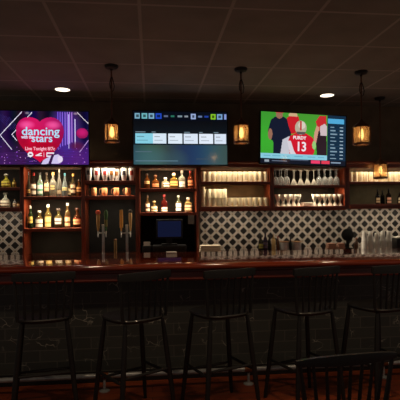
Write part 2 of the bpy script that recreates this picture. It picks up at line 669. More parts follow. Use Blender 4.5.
def shelf_unit(key, label, x0, x1, top, shelves, back, bottom=None, post=1.8, lights=()):
    """x0, x1: outer edges surveyed in the photo; top / shelves: (upper edge, lower edge) rows; bottom: counter or None"""
    xc = 0.5 * (x0 + x1)
    ax0, ax1 = X(x0, YS), X(x1, YS)
    cx = 0.5 * (ax0 + ax1)
    hw = 0.5 * (ax1 - ax0) - 0.001
    ztop, ztb = Z(xc, top[0], YS), Z(xc, top[1], YS)
    zs = [(Z(xc, a, YS), Z(xc, b, YS)) for a, b in shelves]
    zb = ZCT if bottom else zs[-1][1]
    r = thing('shelf_unit', label, 'shelf', (cx, YS, zb))
    pw = post * 0.0121
    yb = YW - YS - 0.015
    for sx in (-1, 1):
        xx0, xx1 = (-hw, -hw + pw) if sx < 0 else (hw - pw, hw)
        obj('side_panel', lambda bm: box(bm, xx0, xx1, 0.0, yb, 0, ztb - zb, 0.003), M['mahogany_v'], r)
    def crown(bm):
        h = ztop - ztb
        extrude_profile(bm, [(-0.006, 0), (0.008, 0), (0.008, h * 0.4), (yb, h * 0.4), (yb, h), (-0.03, h), (-0.032, h * 0.75), (-0.015, h * 0.6), (-0.012, h * 0.3), (-0.006, h * 0.2)], -hw, hw)
    obj('crown', crown, M['mahogany'], r, loc=(0, 0, ztb - zb))
    for (za, zl) in zs:
        def board(bm):
            a, l = za - zb, zl - zb
            u = l + min(0.016, (a - l) * 0.5)
            extrude_profile(bm, [(-0.004, l), (0.007, l), (0.008, u), (yb, u), (yb, a), (-0.002, a), (-0.006, a - 0.003), (-0.006, l + 0.003)], -hw + pw, hw - pw)
        obj('shelf', board, M['mahogany'], r)
    obj('back_panel', lambda bm: box(bm, -hw + pw, hw - pw, yb, yb + 0.012, 0, ztb - zb), back, r)
    tops = [ztb] + [z[1] for z in zs]
    for li, e in lights:
        lip = (ztop - ztb) * 0.4 if li == 0 else min(0.016, (zs[li - 1][0] - zs[li - 1][1]) * 0.5)
        zz = tops[li] + lip
        obj('light_strip', lambda bm: box(bm, -hw + pw + 0.01, hw - pw - 0.01, 0.009, 0.021, zz - zb - 0.006, zz - zb - 0.0005), M['black_plastic'], r)
        light('strip_light', 'AREA', (cx, YS + 0.016, zz - 0.0075), e * (2 * hw) / 0.8, (1.0, 0.84, 0.62),
              rot=(math.radians(4), 0, 0), shape='RECTANGLE', size=2 * hw - 2 * pw - 0.22, size_y=0.012)
    SHELF[key] = dict(zs=[z[0] + 0.0006 for z in zs], x0=ax0 + pw, x1=ax1 - pw, root=r)


shelf_unit('A', 'narrow red wood shelf unit at far left above lattice tiles, holding few bottles', -30, 22, (161, 167), [(187.3, 190.3), (207.3, 211.5)], M['black_back'], lights=[(0, 1.6), (1, 1.6), (2, 1.4)])
shelf_unit('B', 'red wood shelf unit with two full rows of liquor bottles under the pink screen', 22, 83.3, (161, 167), [(196.3, 199.3), (228.2, 231.5)], M['dark_back'], bottom=True, lights=[(0, 7.0), (1, 9.0), (2, 2.2)])
shelf_unit('C', 'red wood shelf unit with pint glasses and copper mugs above the beer taps', 83.3, 137.5, (160.5, 167), [(180.5, 184.5), (195.5, 199.5)], M['black_back'], bottom=True, lights=[(0, 3.0), (1, 3.4), (2, 1.8)])  # lowest strip is an added one, to brighten the tap handles
shelf_unit('D', 'red wood shelf unit with two short bottle rows above the blue register screen', 137.5, 198.7, (160.5, 168), [(188.2, 191.5), (212.2, 215.5)], M['dark_back'], bottom=True, post=2.3, lights=[(0, 7.0), (1, 8.5)])
shelf_unit('E', 'red wood shelf unit packed with white foam cups, above lattice tiles', 198.7, 272.3, (161.5, 167.5), [(181.3, 184.6), (206.3, 211)], M['tan_back'], post=2.2, lights=[(0, 2.3), (1, 2.2), (2, 1.5)])
shelf_unit('F', 'red wood shelf unit holding upturned stemware under the football screen', 272.3, 346.5, (161.5, 168), [(185, 187.8), (206, 210.3)], M['dark_back'], post=1.8, lights=[(0, 1.2), (1, 6.0), (2, 1.5)])
shelf_unit('G', 'red wood shelf unit at far right behind the lowest lantern, cups above bottles', 346.5, 452, (161.5, 168), [(181.3, 184.2), (203.8, 208.5)], M['olive_back'], post=3.4, lights=[(0, 3.2), (1, 0.7), (2, 1.5)])


# ------------------------------------------------------------------ bottles
def bottle(px, base_z, Y, ytop, hw, label, glass, lab=None, lab_rows=None, cap=(30, 28, 26), kind='std', row0=None, group=None, accent=(90, 60, 40), tilt=0.0, half=1.05):
    """ytop: row of the top; hw: half width in rows of the photo; lab_rows: (upper, lower) rows of the label"""
    d = (at(px, 200, Y) - Vector((0, 0, HC)))
    s = abs(at(px + 1, 200, Y).x - at(px, 200, Y).x)
    p = at(px, 200, Y)
    h = max(0.05, Z(px, ytop, Y) - base_z)
    r = hw * s
    t = thing('liquor_bottle', label, 'bottle', (p.x, Y, base_z), tilt, group)
    sq = 0.0
    if kind == 'std':
        prof = [(r * .92, 0), (r, h * .03), (r, h * .54), (r * .93, h * .60), (r * .5, h * .69), (r * .36, h * .74), (r * .33, h * .92), (r * .38, h * .925), (r * .38, h * .945)]
    elif kind == 'tall':
        prof = [(r * .9, 0), (r, h * .02), (r * .95, h * .42), (r * .7, h * .56), (r * .42, h * .70), (r * .3, h * .82), (r * .27, h * .94)]
    elif kind == 'round':
        prof = [(r * .8, 0), (r, h * .10), (r * .98, h * .35), (r * .75, h * .52), (r * .38, h * .64), (r * .28, h * .70), (r * .27, h * .84), (r * .33, h * .85), (r * .33, h * .87)]
    elif kind == 'square':
        sq = 5.0
        prof = [(r * .95, 0), (r, h * .03), (r, h * .58), (r * .9, h * .64), (r * .4, h * .70), (r * .34, h * .74), (r * .34, h * .82)]
    elif kind == 'squat':
        prof = [(r * .85, 0), (r, h * .06), (r, h * .45), (r * .85, h * .56), (r * .42, h * .66), (r * .32, h * .72), (r * .32, h * .86)]
    g = M['clear'] if glass is None else tint(glass)
    obj('body', lambda bm: lathe(bm, [(0.0004, 0)] + prof + [(0.0004, prof[-1][1])], seg=20, sq=sq, closed=False), g, t)
    zt = prof[-1][1]
    cr = prof[-1][0] * 1.12
    if cap is not None:
        if kind in ('round', 'square', 'squat'):
            cp = [(cr * .8, zt - h * .01), (cr * 1.25, zt + h * .03), (cr * 1.35, zt + (h - zt) * .55), (cr * 1.0, h)]
        else:
            cp = [(cr, zt - h * .06), (cr, h * .995), (cr * .9, h)]
        obj('cap', lambda bm: lathe(bm, cp, seg=14), plain(cap, 0.35), t)
    if lab is not None:
        z1, z0 = Z(px, lab_rows[0], Y) - base_z, Z(px, lab_rows[1], Y) - base_z
        z0 = max(z0, h * 0.02)
        z1 = max(z0 + 0.01, z1)
        z1 = min(z1, h * .93)
        rm = r
        if kind == 'round':
            rm = r * 0.99
        obj('paper_label', lambda bm: arc_label(bm, rm * 1.005 + 0.0005, z0, min(z1, h * .56), sq=sq, half=half), paper(lab, accent), t)
    return t


zA, zB, zD, zG = SHELF['A']['zs'], SHELF['B']['zs'], SHELF['D']['zs'], SHELF['G']['zs']
YB = 5.53
# far-left unit
bottle(6.5, zA[0], YB, 174.0, 4.7, 'squat pear-shaped bottle of yellow liquor on the far-left upper shelf', (205, 200, 70), (225, 215, 90), (181, 186), (150, 150, 140), 'round')
bottle(14.4, zA[0], YB, 177.8, 1.9, 'small yellow bottle beside the pear-shaped one on the far-left upper shelf', (200, 180, 90), (235, 215, 120), (179, 184.5), (60, 40, 30), 'std')
bottle(5.5, zA[1], YB, 192.6, 5.0, 'clear pear-shaped bottle with pale label on the far-left lower shelf', (200, 205, 190), (215, 215, 195), (200, 206), (90, 90, 80), 'round')
bottle(14.6, zA[1], YB, 199.0, 1.6, 'miniature clear bottle beside the clear pear-shaped one at far left', None, (220, 205, 170), (203, 206.3), (120, 90, 60), 'std')
bottle(18.3, zA[1], YB, 201.0, 1.4, 'tiny amber bottle against the post on the far-left lower shelf', (150, 90, 40), (220, 190, 140), (203.5, 206.3), (40, 30, 26), 'std')
# wide left unit, upper row
G1 = None
bottle(28.8, zB[0], 5.46, 171.8, 2.0, 'slim clear bottle with dark top, leftmost of the upper row under the pink screen', (120, 110, 90), (190, 150, 80), (189, 193), (24, 22, 20), 'tall')
bottle(33.9, zB[0], YB, 173.0, 2.7, 'dark bottle with red cap and white label, upper row under the pink screen', (60, 46, 34), (235, 225, 200), (183.5, 195), (120, 24, 18), 'std')
bottle(40.3, zB[0], YB, 172.5, 3.0, 'clear bottle whose white label has a green foot, upper row under pink screen', (170, 180, 160), (240, 236, 220), (184, 194.5), (40, 40, 38), 'std', accent=(90, 170, 130))
bottle(46.9, zB[0], YB, 172.5, 2.7, 'bottle with tall peach label beside the green-footed label, upper row', (150, 130, 100), (240, 214, 170), (182.5, 191.5), (60, 50, 40), 'std', accent=(200, 150, 110))
bottle(53.2, zB[0], YB, 172.3, 3.6, 'broad clear bottle with gold stopper and round gold medallion in upper row', (190, 185, 165), (200, 180, 120), (185, 190), (205, 165, 90), 'std', half=0.6)
bottle(59.4, zB[0], YB, 169.0, 2.5, 'tallest slender clear bottle, tapering to a point, upper row under pink screen', (175, 170, 155), (190, 175, 140), (190, 194), (150, 140, 120), 'tall')
bottle(65.0, zB[0], YB, 173.0, 2.9, 'clear bottle with teal cap and yellowish label, upper row under pink screen', (170, 180, 175), (220, 200, 130), (187, 191), (60, 120, 130), 'tall', accent=(90, 120, 120))
bottle(69.6, zB[0], YB + 0.05, 181.0, 1.6, 'short small bottle with cream label squeezed between taller bottles, upper row', (140, 120, 90), (240, 220, 170), (187, 195), (50, 40, 30), 'std')
bottle(73.3, zB[0], YB, 173.6, 2.6, 'gold-capped bottle with large cream label near right end of upper row', (130, 110, 70), (244, 228, 180), (183.5, 193.5), (205, 160, 80), 'std')
bottle(79.2, zB[0], YB, 179.5, 2.7, 'squat amber jug at the right end of the upper row', (170, 96, 40), (210, 150, 80), (186, 192), (60, 36, 22), 'squat')
# wide left unit, lower row
bottle(30.2, zB[1], 5.46, 206.0, 2.7, 'green bottle with yellow label, leftmost of the lower row under the pink screen', (60, 80, 44), (225, 190, 90), (216, 223.5), (170, 165, 150), 'std')
bottle(39.3, zB[1], YB, 210.5, 3.9, 'broad bottle with wide white label, second in the lower left row', (150, 120, 60), (246, 236, 205), (218.5, 227.5), (190, 185, 170), 'squat')
bottle(48.0, zB[1], YB, 204.5, 3.3, 'white-capped bottle with tall yellow-cream label in the lower left row', (170, 140, 70), (240, 214, 140), (216.5, 227), (220, 215, 200), 'std', accent=(200, 160, 80))
bottle(58.4, zB[1], YB, 208.5, 4.2, 'rounded bottle with square white label in the middle of the lower left row', (150, 130, 70), (246, 240, 220), (217.5, 224.5), (60, 50, 40), 'squat', half=0.8)
bottle(67.5, zB[1], YB, 203.0, 2.9, 'tall pale-capped bottle with long cream label in the lower left row', (160, 120, 70), (245, 226, 170), (216.5, 226.5), (205, 200, 185), 'std', accent=(150, 90, 50))
bottle(77.0, zB[1], YB, 208.0, 3.9, 'amber bottle with red-edged cream label at right end of lower left row', (140, 70, 30), (240, 205, 140), (218.5, 224.5), (70, 40, 26), 'squat', accent=(180, 50, 34))
# unit above the register, upper row
bottle(147.2, zD[0], YB, 173.5, 2.8, 'amber bottle with dark label, leftmost on the shelf high above the register', (150, 84, 34), (200, 170, 110), (181, 184), (50, 40, 30), 'std')
bottle(155.6, zD[0], YB, 175.0, 3.7, 'squat amber bottle with low orange label, upper row above the register', (170, 92, 36), (230, 150, 90), (183.5, 187), (90, 60, 40), 'squat')
bottle(165.6, zD[0], YB, 177.5, 3.4, 'small faceted decanter with big white label, upper row above the register', (200, 180, 140), (250, 240, 215), (179.5, 187), (220, 210, 190), 'square', tilt=0.4)
bottle(174.0, zD[0], YB, 173.0, 3.7, 'square amber decanter with ball stopper, upper row above the register', (200, 150, 60), (225, 180, 90), (181, 186), (210, 190, 150), 'square')
bottle(182.1, zD[0], YB, 170.5, 3.3, 'clear long-necked bottle with white label, upper row above the register', (190, 185, 160), (246, 238, 214), (181, 187.3), (150, 140, 120), 'std')
bottle(190.6, zD[0], YB, 170.8, 2.8, 'red-necked bottle with orange label, rightmost in upper row above the register', (180, 80, 40), (235, 150, 90), (180, 186), (150, 44, 28), 'std')
# unit above the register, lower row
bottle(147.6, zD[1], YB, 195.5, 2.2, 'slim bottle with cream label, leftmost just above the register screen', (150, 110, 60), (250, 236, 200), (203, 211.5), (60, 40, 28), 'std')
bottle(154.2, zD[1], YB, 201.0, 3.3, 'squat round bottle with cream label in the row just above the register', (180, 140, 70), (250, 230, 180), (206, 211.5), (190, 160, 110), 'round')
bottle(164.2, zD[1], YB, 194.5, 3.2, 'dark red wax-dipped bottle with pale label just above the register screen', (110, 30, 22), (250, 232, 200), (206.8, 211.6), (110, 22, 20), 'std')
bottle(178.4, zD[1], YB, 195.3, 2.9, 'dark-topped bottle with bright white label just above the register screen', (120, 120, 80), (250, 246, 230), (202.5, 211.3), (150, 145, 135), 'std')
bottle(188.2, zD[1], YB, 197.3, 3.5, 'pale amber bottle with round stopper, rightmost just above the register screen', (200, 165, 100), (240, 214, 160), (204.5, 210.5), (190, 180, 160), 'square')
# far-right unit
bottle(377.6, zG[1], YB, 189.5, 2.0, 'dark bottle with narrow pale label, left of two below the lowest lantern', (24, 20, 18), (205, 180, 140), (197.5, 203), (20, 18, 17), 'std')
bottle(382.5, zG[1], YB + 0.06, 190.5, 1.9, 'black unlabelled bottle standing between the two labelled ones at far right', (18, 16, 15), None, None, (16, 15, 15), 'std')
bottle(388.6, zG[1], YB, 188.5, 2.3, 'dark bottle with pinkish label on the lower shelf at far right', (26, 20, 18), (235, 180, 150), (197, 203.5), (20, 18, 17), 'std')
bottle(399.6, zG[1], YB, 192.0, 1.9, 'bottle with cream label cut by the right edge of the photo', (70, 60, 50), (240, 225, 190), (194.5, 203.3), (30, 28, 26), 'std')


# ------------------------------------------------------------------ cups and glasses
def cup_mesh(h, rt, rb, wall=0.003, lip=0.002):
    prof = [(0.0005, 0), (rb, 0), (rb + (rt - rb) * .5, h * .5), (rt, h - 0.004), (rt + lip, h - 0.002), (rt + lip, h), (rt - wall, h), (rb - wall, 0.006), (0.0005, 0.006)]
    return mesh_of('cup', lambda bm: lathe(bm, prof, seg=16, closed=False))


def invert(me):
    z = max(v.co.z for v in me.vertices)
    me.transform(Matrix.Translation((0, 0, z)) @ Matrix.Rotation(PI, 4, 'X'))
    return me


foam = invert(cup_mesh(0.118, 0.0297, 0.0272))
foam.materials.append(M['white_cup'])
foam_low = invert(cup_mesh(0.103, 0.0297, 0.0272))
foam_low.materials.append(M['white_cup'])


def cup_row(me, name, x0, x1, n, Y, z, label, cat, group, jitter=0.002):
    for i in range(n):
        x = x0 + (x1 - x0) * (i + 0.5) / n
        o = bpy.data.objects.new(name, me)
        COL.objects.link(o)
        o.location = (x, Y + random.uniform(-jitter, jitter), z)
        tag(o, label, cat, group)


sE = SHELF['E']
xe0, xe1 = sE['x0'] + 0.004, sE['x1'] - 0.004
U1 = 'upturned white foam cup in the full row on the upper shelf left of the stemware'
cup_row(foam, 'foam_cup', xe0, xe1, 13, 5.44, sE['zs'][0], U1, 'cup', 'white cups on the upper shelf of the cup unit')
cup_row(foam, 'foam_cup', xe0 + 0.03, xe1 - 0.03, 12, 5.505, sE['zs'][0], U1, 'cup', 'white cups on the upper shelf of the cup unit')
L1 = 'upturned white foam cup in the bottom tier on the shelf directly above lattice tiles'
cup_row(foam_low, 'foam_cup', xe0, xe1, 13, 5.44, sE['zs'][1], L1, 'cup', 'white cups in the bottom tier')
cup_row(foam_low, 'foam_cup', xe0 + 0.03, xe1 - 0.03, 12, 5.505, sE['zs'][1], L1, 'cup', 'white cups in the bottom tier')
L2 = 'white foam cup stacked as second tier on the left of the lower cup shelf'
xm = X(230, 5.44)
cup_row(foam_low, 'foam_cup', xe0, xe0 + 5 * (xe1 - xe0) / 13, 5, 5.44, sE['zs'][1] + 0.1035, L2, 'cup', 'white cups in the second tier')
cup_row(foam_low, 'foam_cup', xe0 + 0.03, xe0 + 0.03 + 4 * (xe1 - 0.06 - xe0) / 12, 4, 5.505, sE['zs'][1] + 0.1035, L2, 'cup', 'white cups in the second tier')
tag(obj('foam_cup', cup_mesh(0.026, 0.021, 0.0195), M['white_cup'], loc=(xe0 + 0.032, 5.44, sE['zs'][1] + 0.207)), 'low white cup lying topmost on the stacked foam cups', 'cup')

sG = SHELF['G']
cup_row(foam, 'foam_cup', sG['x0'] + 0.004, sG['x0'] + 0.004 + 14 * 0.0655, 14, 5.44, sG['zs'][0], 'upturned white foam cup on the upper shelf behind the lowest lantern', 'cup', 'white cups on the far right unit')
cup_row(foam, 'foam_cup', sG['x0'] + 0.036, sG['x0'] + 0.036 + 13 * 0.0655, 13, 5.505, sG['zs'][0], 'upturned white foam cup on the upper shelf behind the lowest lantern', 'cup', 'white cups on the far right unit')

# pint glasses with printed marks
sC = SHELF['C']
pint = mesh_of('pint', lambda bm: lathe(bm, [(0.0005, 0), (0.021, 0), (0.026, 0.02), (0.035, 0.06), (0.037, 0.10), (0.0365, 0.145), (0.0345, 0.145), (0.0345, 0.10), (0.0325, 0.06), (0.024, 0.022), (0.0005, 0.014)], seg=20, closed=False))
pint.materials.append(M['pint'])
marks = [(89.0, (60, 60, 64), 'pint glass with grey print, leftmost in the lit row above the copper mugs'),
         (97.0, (150, 40, 36), 'pint glass with red print, second from left above the copper mugs'),
         (105.3, (165, 50, 50), 'pint glass with pinkish red print in the lit row above copper mugs'),
         (112.0, (150, 96, 40), 'pint glass with brown print, left of the brown pair above copper mugs'),
         (117.0, (140, 90, 40), 'pint glass with brown print, right of the brown pair above copper mugs'),
         (124.3, (50, 40, 44), 'pint glass with black print in the lit row above copper mugs'),
         (132.0, (160, 50, 40), 'pint glass with red print, rightmost in the lit row above the copper mugs')]
hgt = (Z(105, 168.4, 5.45) - sC['zs'][0]) / 0.145
for i, (px, c, lb) in enumerate(marks):
    Y = (5.41 if i == 0 else 5.45) if i != 4 else 5.54
    t = thing('pint_glass', lb, 'glass', (X(px, Y), Y, sC['zs'][0]))
    t.scale = (1, 1, hgt)
    obj('glass', pint, None, t)
    obj('print', lambda bm: arc_label(bm, 0.0372, 0.065, 0.115, half=0.5), plain(c, 0.5), t)

mug_px = [94.0, 104.7, 116.5, 128.0]
mug_lb = ['copper mug under the grey and red pint glasses, leftmost of its row', 'second copper mug from the left in the row above the beer taps',
          'third copper mug from the left in the row above the beer taps', 'copper mug at the right end of the row above the beer taps']
def mug_fill(bm):
    lathe(bm, [(0.0005, 0), (0.022, 0), (0.031, 0.012), (0.034, 0.042), (0.030, 0.085), (0.031, 0.09), (0.028, 0.09), (0.031, 0.042), (0.026, 0.012), (0.0005, 0.008)], seg=20, closed=False)
m0 = thing('copper_mug', mug_lb[0], 'mug', (X(mug_px[0], 5.44), 5.44, sC['zs'][1]), 0, 'copper mugs above the beer taps')
obj('bowl', mug_fill, M['copper'], m0)
obj('handle', lambda bm: tube(bm, [(-0.029, -0.005, 0.076), (-0.048, -0.008, 0.078), (-0.058, -0.01, 0.06), (-0.056, -0.01, 0.03), (-0.045, -0.008, 0.018), (-0.030, -0.005, 0.018)], 0.004), M['bronze'], m0)
for px, lb in zip(mug_px[1:], mug_lb[1:]):
    dup(m0, (X(px, 5.44), 5.44, sC['zs'][1]), 0, lb)

# stemware in the unit under the football screen
sF = SHELF['F']
def stem_parts(name, label, cat, group, bowl_prof, foot_r, h, loc, m=None):
    t = thing(name, label, cat, loc, 0, group)
    obj('bowl', lambda bm: lathe(bm, bowl_prof, seg=16, closed=False), m or M['clear'], t)
    zb = bowl_prof[0][1]
    obj('stem', lambda bm: lathe(bm, [(0.005, zb - 0.002), (0.0035, zb + 0.02), (0.0035, h - 0.02), (0.006, h - 0.006)], seg=8), m or M['clear'], t)
    obj('foot', lambda bm: lathe(bm, [(0.006, h - 0.006), (foot_r * .6, h - 0.004), (foot_r, h - 0.001), (foot_r, h)], seg=16), m or M['clear'], t)
    return t
hF = Z(305, 169.3, 5.44) - sF['zs'][0]
w1 = [(0.0006, hF * .55), (0.018, hF * .52), (0.031, hF * .38), (0.034, hF * .2), (0.029, 0), (0.027, 0), (0.032, hF * .2), (0.029, hF * .37), (0.0006, hF * .53)]
wine_l = 'upturned wine glass in the dim left cluster on the stemware shelf'
wA = stem_parts('wine_glass', wine_l, 'glass', 'wine glasses at the left of the stemware shelf', w1, 0.03, hF, (sF['x0'] + 0.04, 5.44, sF['zs'][0]))
for i in range(1, 6):
    dup(wA, (sF['x0'] + 0.04 + (i % 3) * 0.070, 5.44 + (i // 3) * 0.085, sF['zs'][0]))
wine_r = 'upturned wine glass in the tall right cluster on the stemware shelf'
xr0 = X(319.5, 5.44)
for i in range(8):
    dup(wA, (xr0 + (i % 4) * 0.0735 + (i // 4) * 0.02, 5.44 + (i // 4) * 0.085, sF['zs'][0]), None, wine_r, 'wine glasses at the right of the stemware shelf')
hM = hF * 0.95
cl2 = glass_mat('frosted_cocktail_glass', (0.92, 0.88, 0.78), rough=0.25, trans=0.55)
mar = [(0.0006, hM * .44), (0.006, hM * .42), (0.041, 0.002), (0.041, 0), (0.039, 0), (0.004, hM * .40), (0.0006, hM * .41)]
xm0 = X(293.6, 5.44)
mA = stem_parts('martini_glass', 'upturned martini glass with frosted flared bowl, middle of the stemware shelf', 'glass', 'martini glasses in the middle of the stemware shelf', mar, 0.03, hM, (xm0, 5.44, sF['zs'][0]), cl2)
for i in range(1, 4):
    dup(mA, (xm0 + i * 0.0855, 5.44, sF['zs'][0]))
for i in range(3):
    dup(mA, (xm0 + 0.043 + i * 0.087, 5.53, sF['zs'][0]))

# small footed glasses below
hS = Z(285, 194.5, 5.44) - sF['zs'][1]
ft = mesh_of('footed', lambda bm: lathe(bm, [(0.0005, 0), (0.029, 0), (0.029, 0.008), (0.009, hS * .3), (0.008, hS * .4), (0.024, hS * .66), (0.032, hS * .97), (0.032, hS), (0.029, hS), (0.02, hS * .68), (0.0005, hS * .5)], seg=16, closed=False))
ft.materials.append(M['porcelain'])
for px0, n, lb, g in ((277.4, 5, 'white footed sundae cup in the left cluster under the stemware', 'sundae cups on the left'), (314.2, 6, 'white footed sundae cup in the right cluster under the stemware', 'sundae cups on the right')):
    x0 = X(px0, 5.43)
    for i in range(n):
        o = tag(obj('sundae_cup', ft, None, loc=(x0 + i * 0.0655, 5.43, sF['zs'][1])), lb, 'cup', g)
        if i < n - 1:
            tag(obj('sundae_cup', ft, None, loc=(x0 + 0.033 + i * 0.0655, 5.495, sF['zs'][1])), lb, 'cup', g)
t = thing('napkin_stack', 'low pile of cream napkins between the two clusters of sundae cups', 'napkins', (X(306.8, 5.45), 5.45, sF['zs'][1]))
hn = 0.045
for k in range(4):
    obj('napkin', lambda bm: box(bm, -0.06, 0.06, -0.05, 0.07, k * hn / 4, (k + 1) * hn / 4 - 0.001, 0.003), M['porcelain'], t)


# ------------------------------------------------------------------ beer taps
def tap_tower(px, label, handles):
    Y = 5.2
    s = X(px + 1, Y) - X(px, Y)
    t = thing('beer_tap_tower', label, 'beer tap', (X(px, Y), Y, ZCT))
    h = Z(px, 224.5, Y) - ZCT
    obj('base_flange', lambda bm: lathe(bm, [(0.034, 0), (0.036, 0.008), (0.022, 0.018), (0.016, 0.03)], seg=20), M['steel'], t)
    obj('column', lambda bm: lathe(bm, [(0.0145, 0.01), (0.0145, h - 0.012), (0.017, h - 0.01), (0.017, h - 0.002), (0.008, h)], seg=18), M['steel'], t)
    zc = Z(px, 233, Y) - ZCT
    for (hx, ytop, ybot, kind) in handles:
        x = (hx - px) * s
        f = obj('faucet', lambda bm: (tube(bm, [(0, 0, zc), (x * .6, -0.006, zc), (x, -0.02, zc + 0.004), (x, -0.03, zc - 0.012), (x, -0.034, zc - 0.045)], [0.008, 0.008, 0.009, 0.008, 0.006]),
                                      lathe(bm, [(0.007, zc), (0.009, zc + 0.014), (0.006, zc + 0.03)], (x, -0.02, 0), 12)), M['steel'], t)
        z0, z1 = Z(hx, ybot, Y) - ZCT, Z(hx, ytop, Y) - ZCT
        c = (x, -0.02, 0)
        if kind == 'ball':
            hd = obj('tap_handle', lambda bm: lathe(bm, [(0.007, z0), (0.013, z0 + 0.03), (0.02, z1 - 0.07), (0.016, z1 - 0.045)], c, 14), plain((176, 132, 76), 0.4), t)
            obj('ball_top', lambda bm: lathe(bm, [(0.008, z1 - 0.05), (0.022, z1 - 0.042), (0.028, z1 - 0.024), (0.022, z1 - 0.006), (0.006, z1)], c, 16), plain((240, 110, 84), 0.35), hd)
        elif kind == 'green':
            hd = obj('tap_handle', lambda bm: lathe(bm, [(0.007, z0), (0.011, z0 + 0.04), (0.014, z1 - 0.1), (0.024, z1 - 0.06), (0.020, z1 - 0.02), (0.008, z1)], c, 12), plain((50, 92, 48), 0.4), t)
            obj('badge', lambda bm: arc_label(bm, 0.0165, z0 + 0.05, z1 - 0.11, half=1.2), plain((120, 110, 60), 0.5), hd).location = c
        elif kind == 'plank':
            hd = obj('tap_handle', lambda bm: (lathe(bm, [(0.007, z0), (0.011, z0 + 0.04)], c, 12), box(bm, x - 0.017, x + 0.019, -0.028, -0.012, z0 + 0.035, z1, 0.005)), plain((246, 184, 92), 0.45), t)
        else:
            hd = obj('tap_handle', lambda bm: lathe(bm, [(0.007, z0), (0.012, z0 + 0.04), (0.019, z1 - 0.08), (0.019, z1 - 0.045), (0.012, z1 - 0.035)], c, 12), plain((205, 160, 104), 0.45), t)
            obj('dark_finial', lambda bm: lathe(bm, [(0.010, z1 - 0.04), (0.023, z1 - 0.03), (0.023, z1 - 0.012), (0.010, z1)], c, 12), plain((60, 50, 44), 0.4), hd)
    return t


tap_tower(103.0, 'steel beer tap tower with red ball handle and dark green handle', [(98.2, 210.3, 231, 'ball'), (106.0, 209.8, 231, 'green')])
tap_tower(126.7, 'steel beer tap tower with flat yellow handle and brown handle', [(121.2, 210.0, 231, 'plank'), (130.3, 209.5, 231, 'brown')])
Y = 5.22
t = thing('bitters_bottle', 'short brass coloured cylinder standing between the two tap towers', 'bottle', (X(115.1, Y), Y, ZCT))
hz = Z(115, 239, Y) - ZCT
obj('body', lambda bm: lathe(bm, [(0.015, 0), (0.0165, 0.006), (0.0165, hz * .85), (0.014, hz * .9)], seg=16), plain((120, 96, 60), 0.35, 0.6), t)
obj('lid', lambda bm: lathe(bm, [(0.0165, hz * .9), (0.0165, hz * .98), (0.01, hz)], seg=16), M['bronze'], t)
# ------------------------------------------------------------------ register
Y = 5.24
cxr = X(169.2, Y)
t = thing('cash_register', 'black register with dim blue screen under the short bottle rows', 'register', (cxr, Y, ZCT))
s = X(170.2, Y) - X(169.2, Y)
z0, z1 = Z(169, 238.6, Y) - ZCT, Z(169, 219.3, Y) - ZCT
obj('monitor', lambda bm: box(bm, -13.2 * s, 13.2 * s, 0, 0.035, z0, z1, 0.006), M['black_plastic'], t)
cells = {}
obj('screen', lambda bm: box(bm, -11.6 * s, 11.6 * s, -0.002, 0.001, z0 + 0.02, z1 - 0.02), None, t).data.materials.append(
    mat('blue_register_screen', (0.004, 0.004, 0.01), rough=0.2, emit=lin((7, 15, 42)), estr=1.0, noise=0.0))
obj('stand', lambda bm: (box(bm, -0.03, 0.03, 0.035, 0.06, 0.10, z0 + 0.08, 0.004), box(bm, -0.09, 0.09, -0.02, 0.1, 0.10, 0.115, 0.004)), M['black_plastic'], t)
dr = obj('cash_drawer', lambda bm: box(bm, -0.19, 0.19, -0.06, 0.12, 0, 0.10, 0.006), M['black_plastic'], t)
obj('drawer_front', lambda bm: box(bm, -0.175, 0.175, -0.066, -0.06, 0.012, 0.088, 0.003), M['black_metal'], dr)
t = thing('receipt_printer', 'small black receipt printer left of the register screen', 'printer', (X(146.6, 5.27), 5.27, ZCT))
obj('body', lambda bm: box(bm, -0.05, 0.05, -0.06, 0.09, 0, 0.10, 0.012), M['black_plastic'], t)
obj('lid', lambda bm: box(bm, -0.044, 0.044, -0.05, 0.08, 0.10, 0.135, 0.014), M['black_plastic'], t)
obj('paper_slip', lambda bm: box(bm, -0.035, 0.035, -0.054, -0.053, 0.09, 0.145), M['paper'], t)
pz0, pz1 = Z(191, 224, YS - 0.004), Z(191, 212.5, YS - 0.004)
tag(obj('paper_note', lambda bm: box(bm, -0.037, 0.037, -0.001, 0.0, 0, pz1 - pz0), mat('dull_note_paper', lin((130, 122, 116)), rough=0.8, noise=0.06), loc=(X(191.0, YS - 0.004), YS - 0.003, pz0)),
    'white paper note hanging from the shelf edge right of the register', 'note')
# paper on the bar top near the register
# ------------------------------------------------------------------ things on the right part of the back counter
Y = 5.22
t = thing('folded_towel', 'folded off-white towel lying on the back counter left of lattice tiles', 'towel', (X(210, Y), Y, ZCT))
for k in range(4):
    obj('fold', lambda bm: box(bm, -0.125 + 0.003 * k, 0.125 - 0.004 * k, -0.05, 0.06, 0.024 * k, 0.024 * (k + 1) - 0.001, 0.008), M['towel'], t)


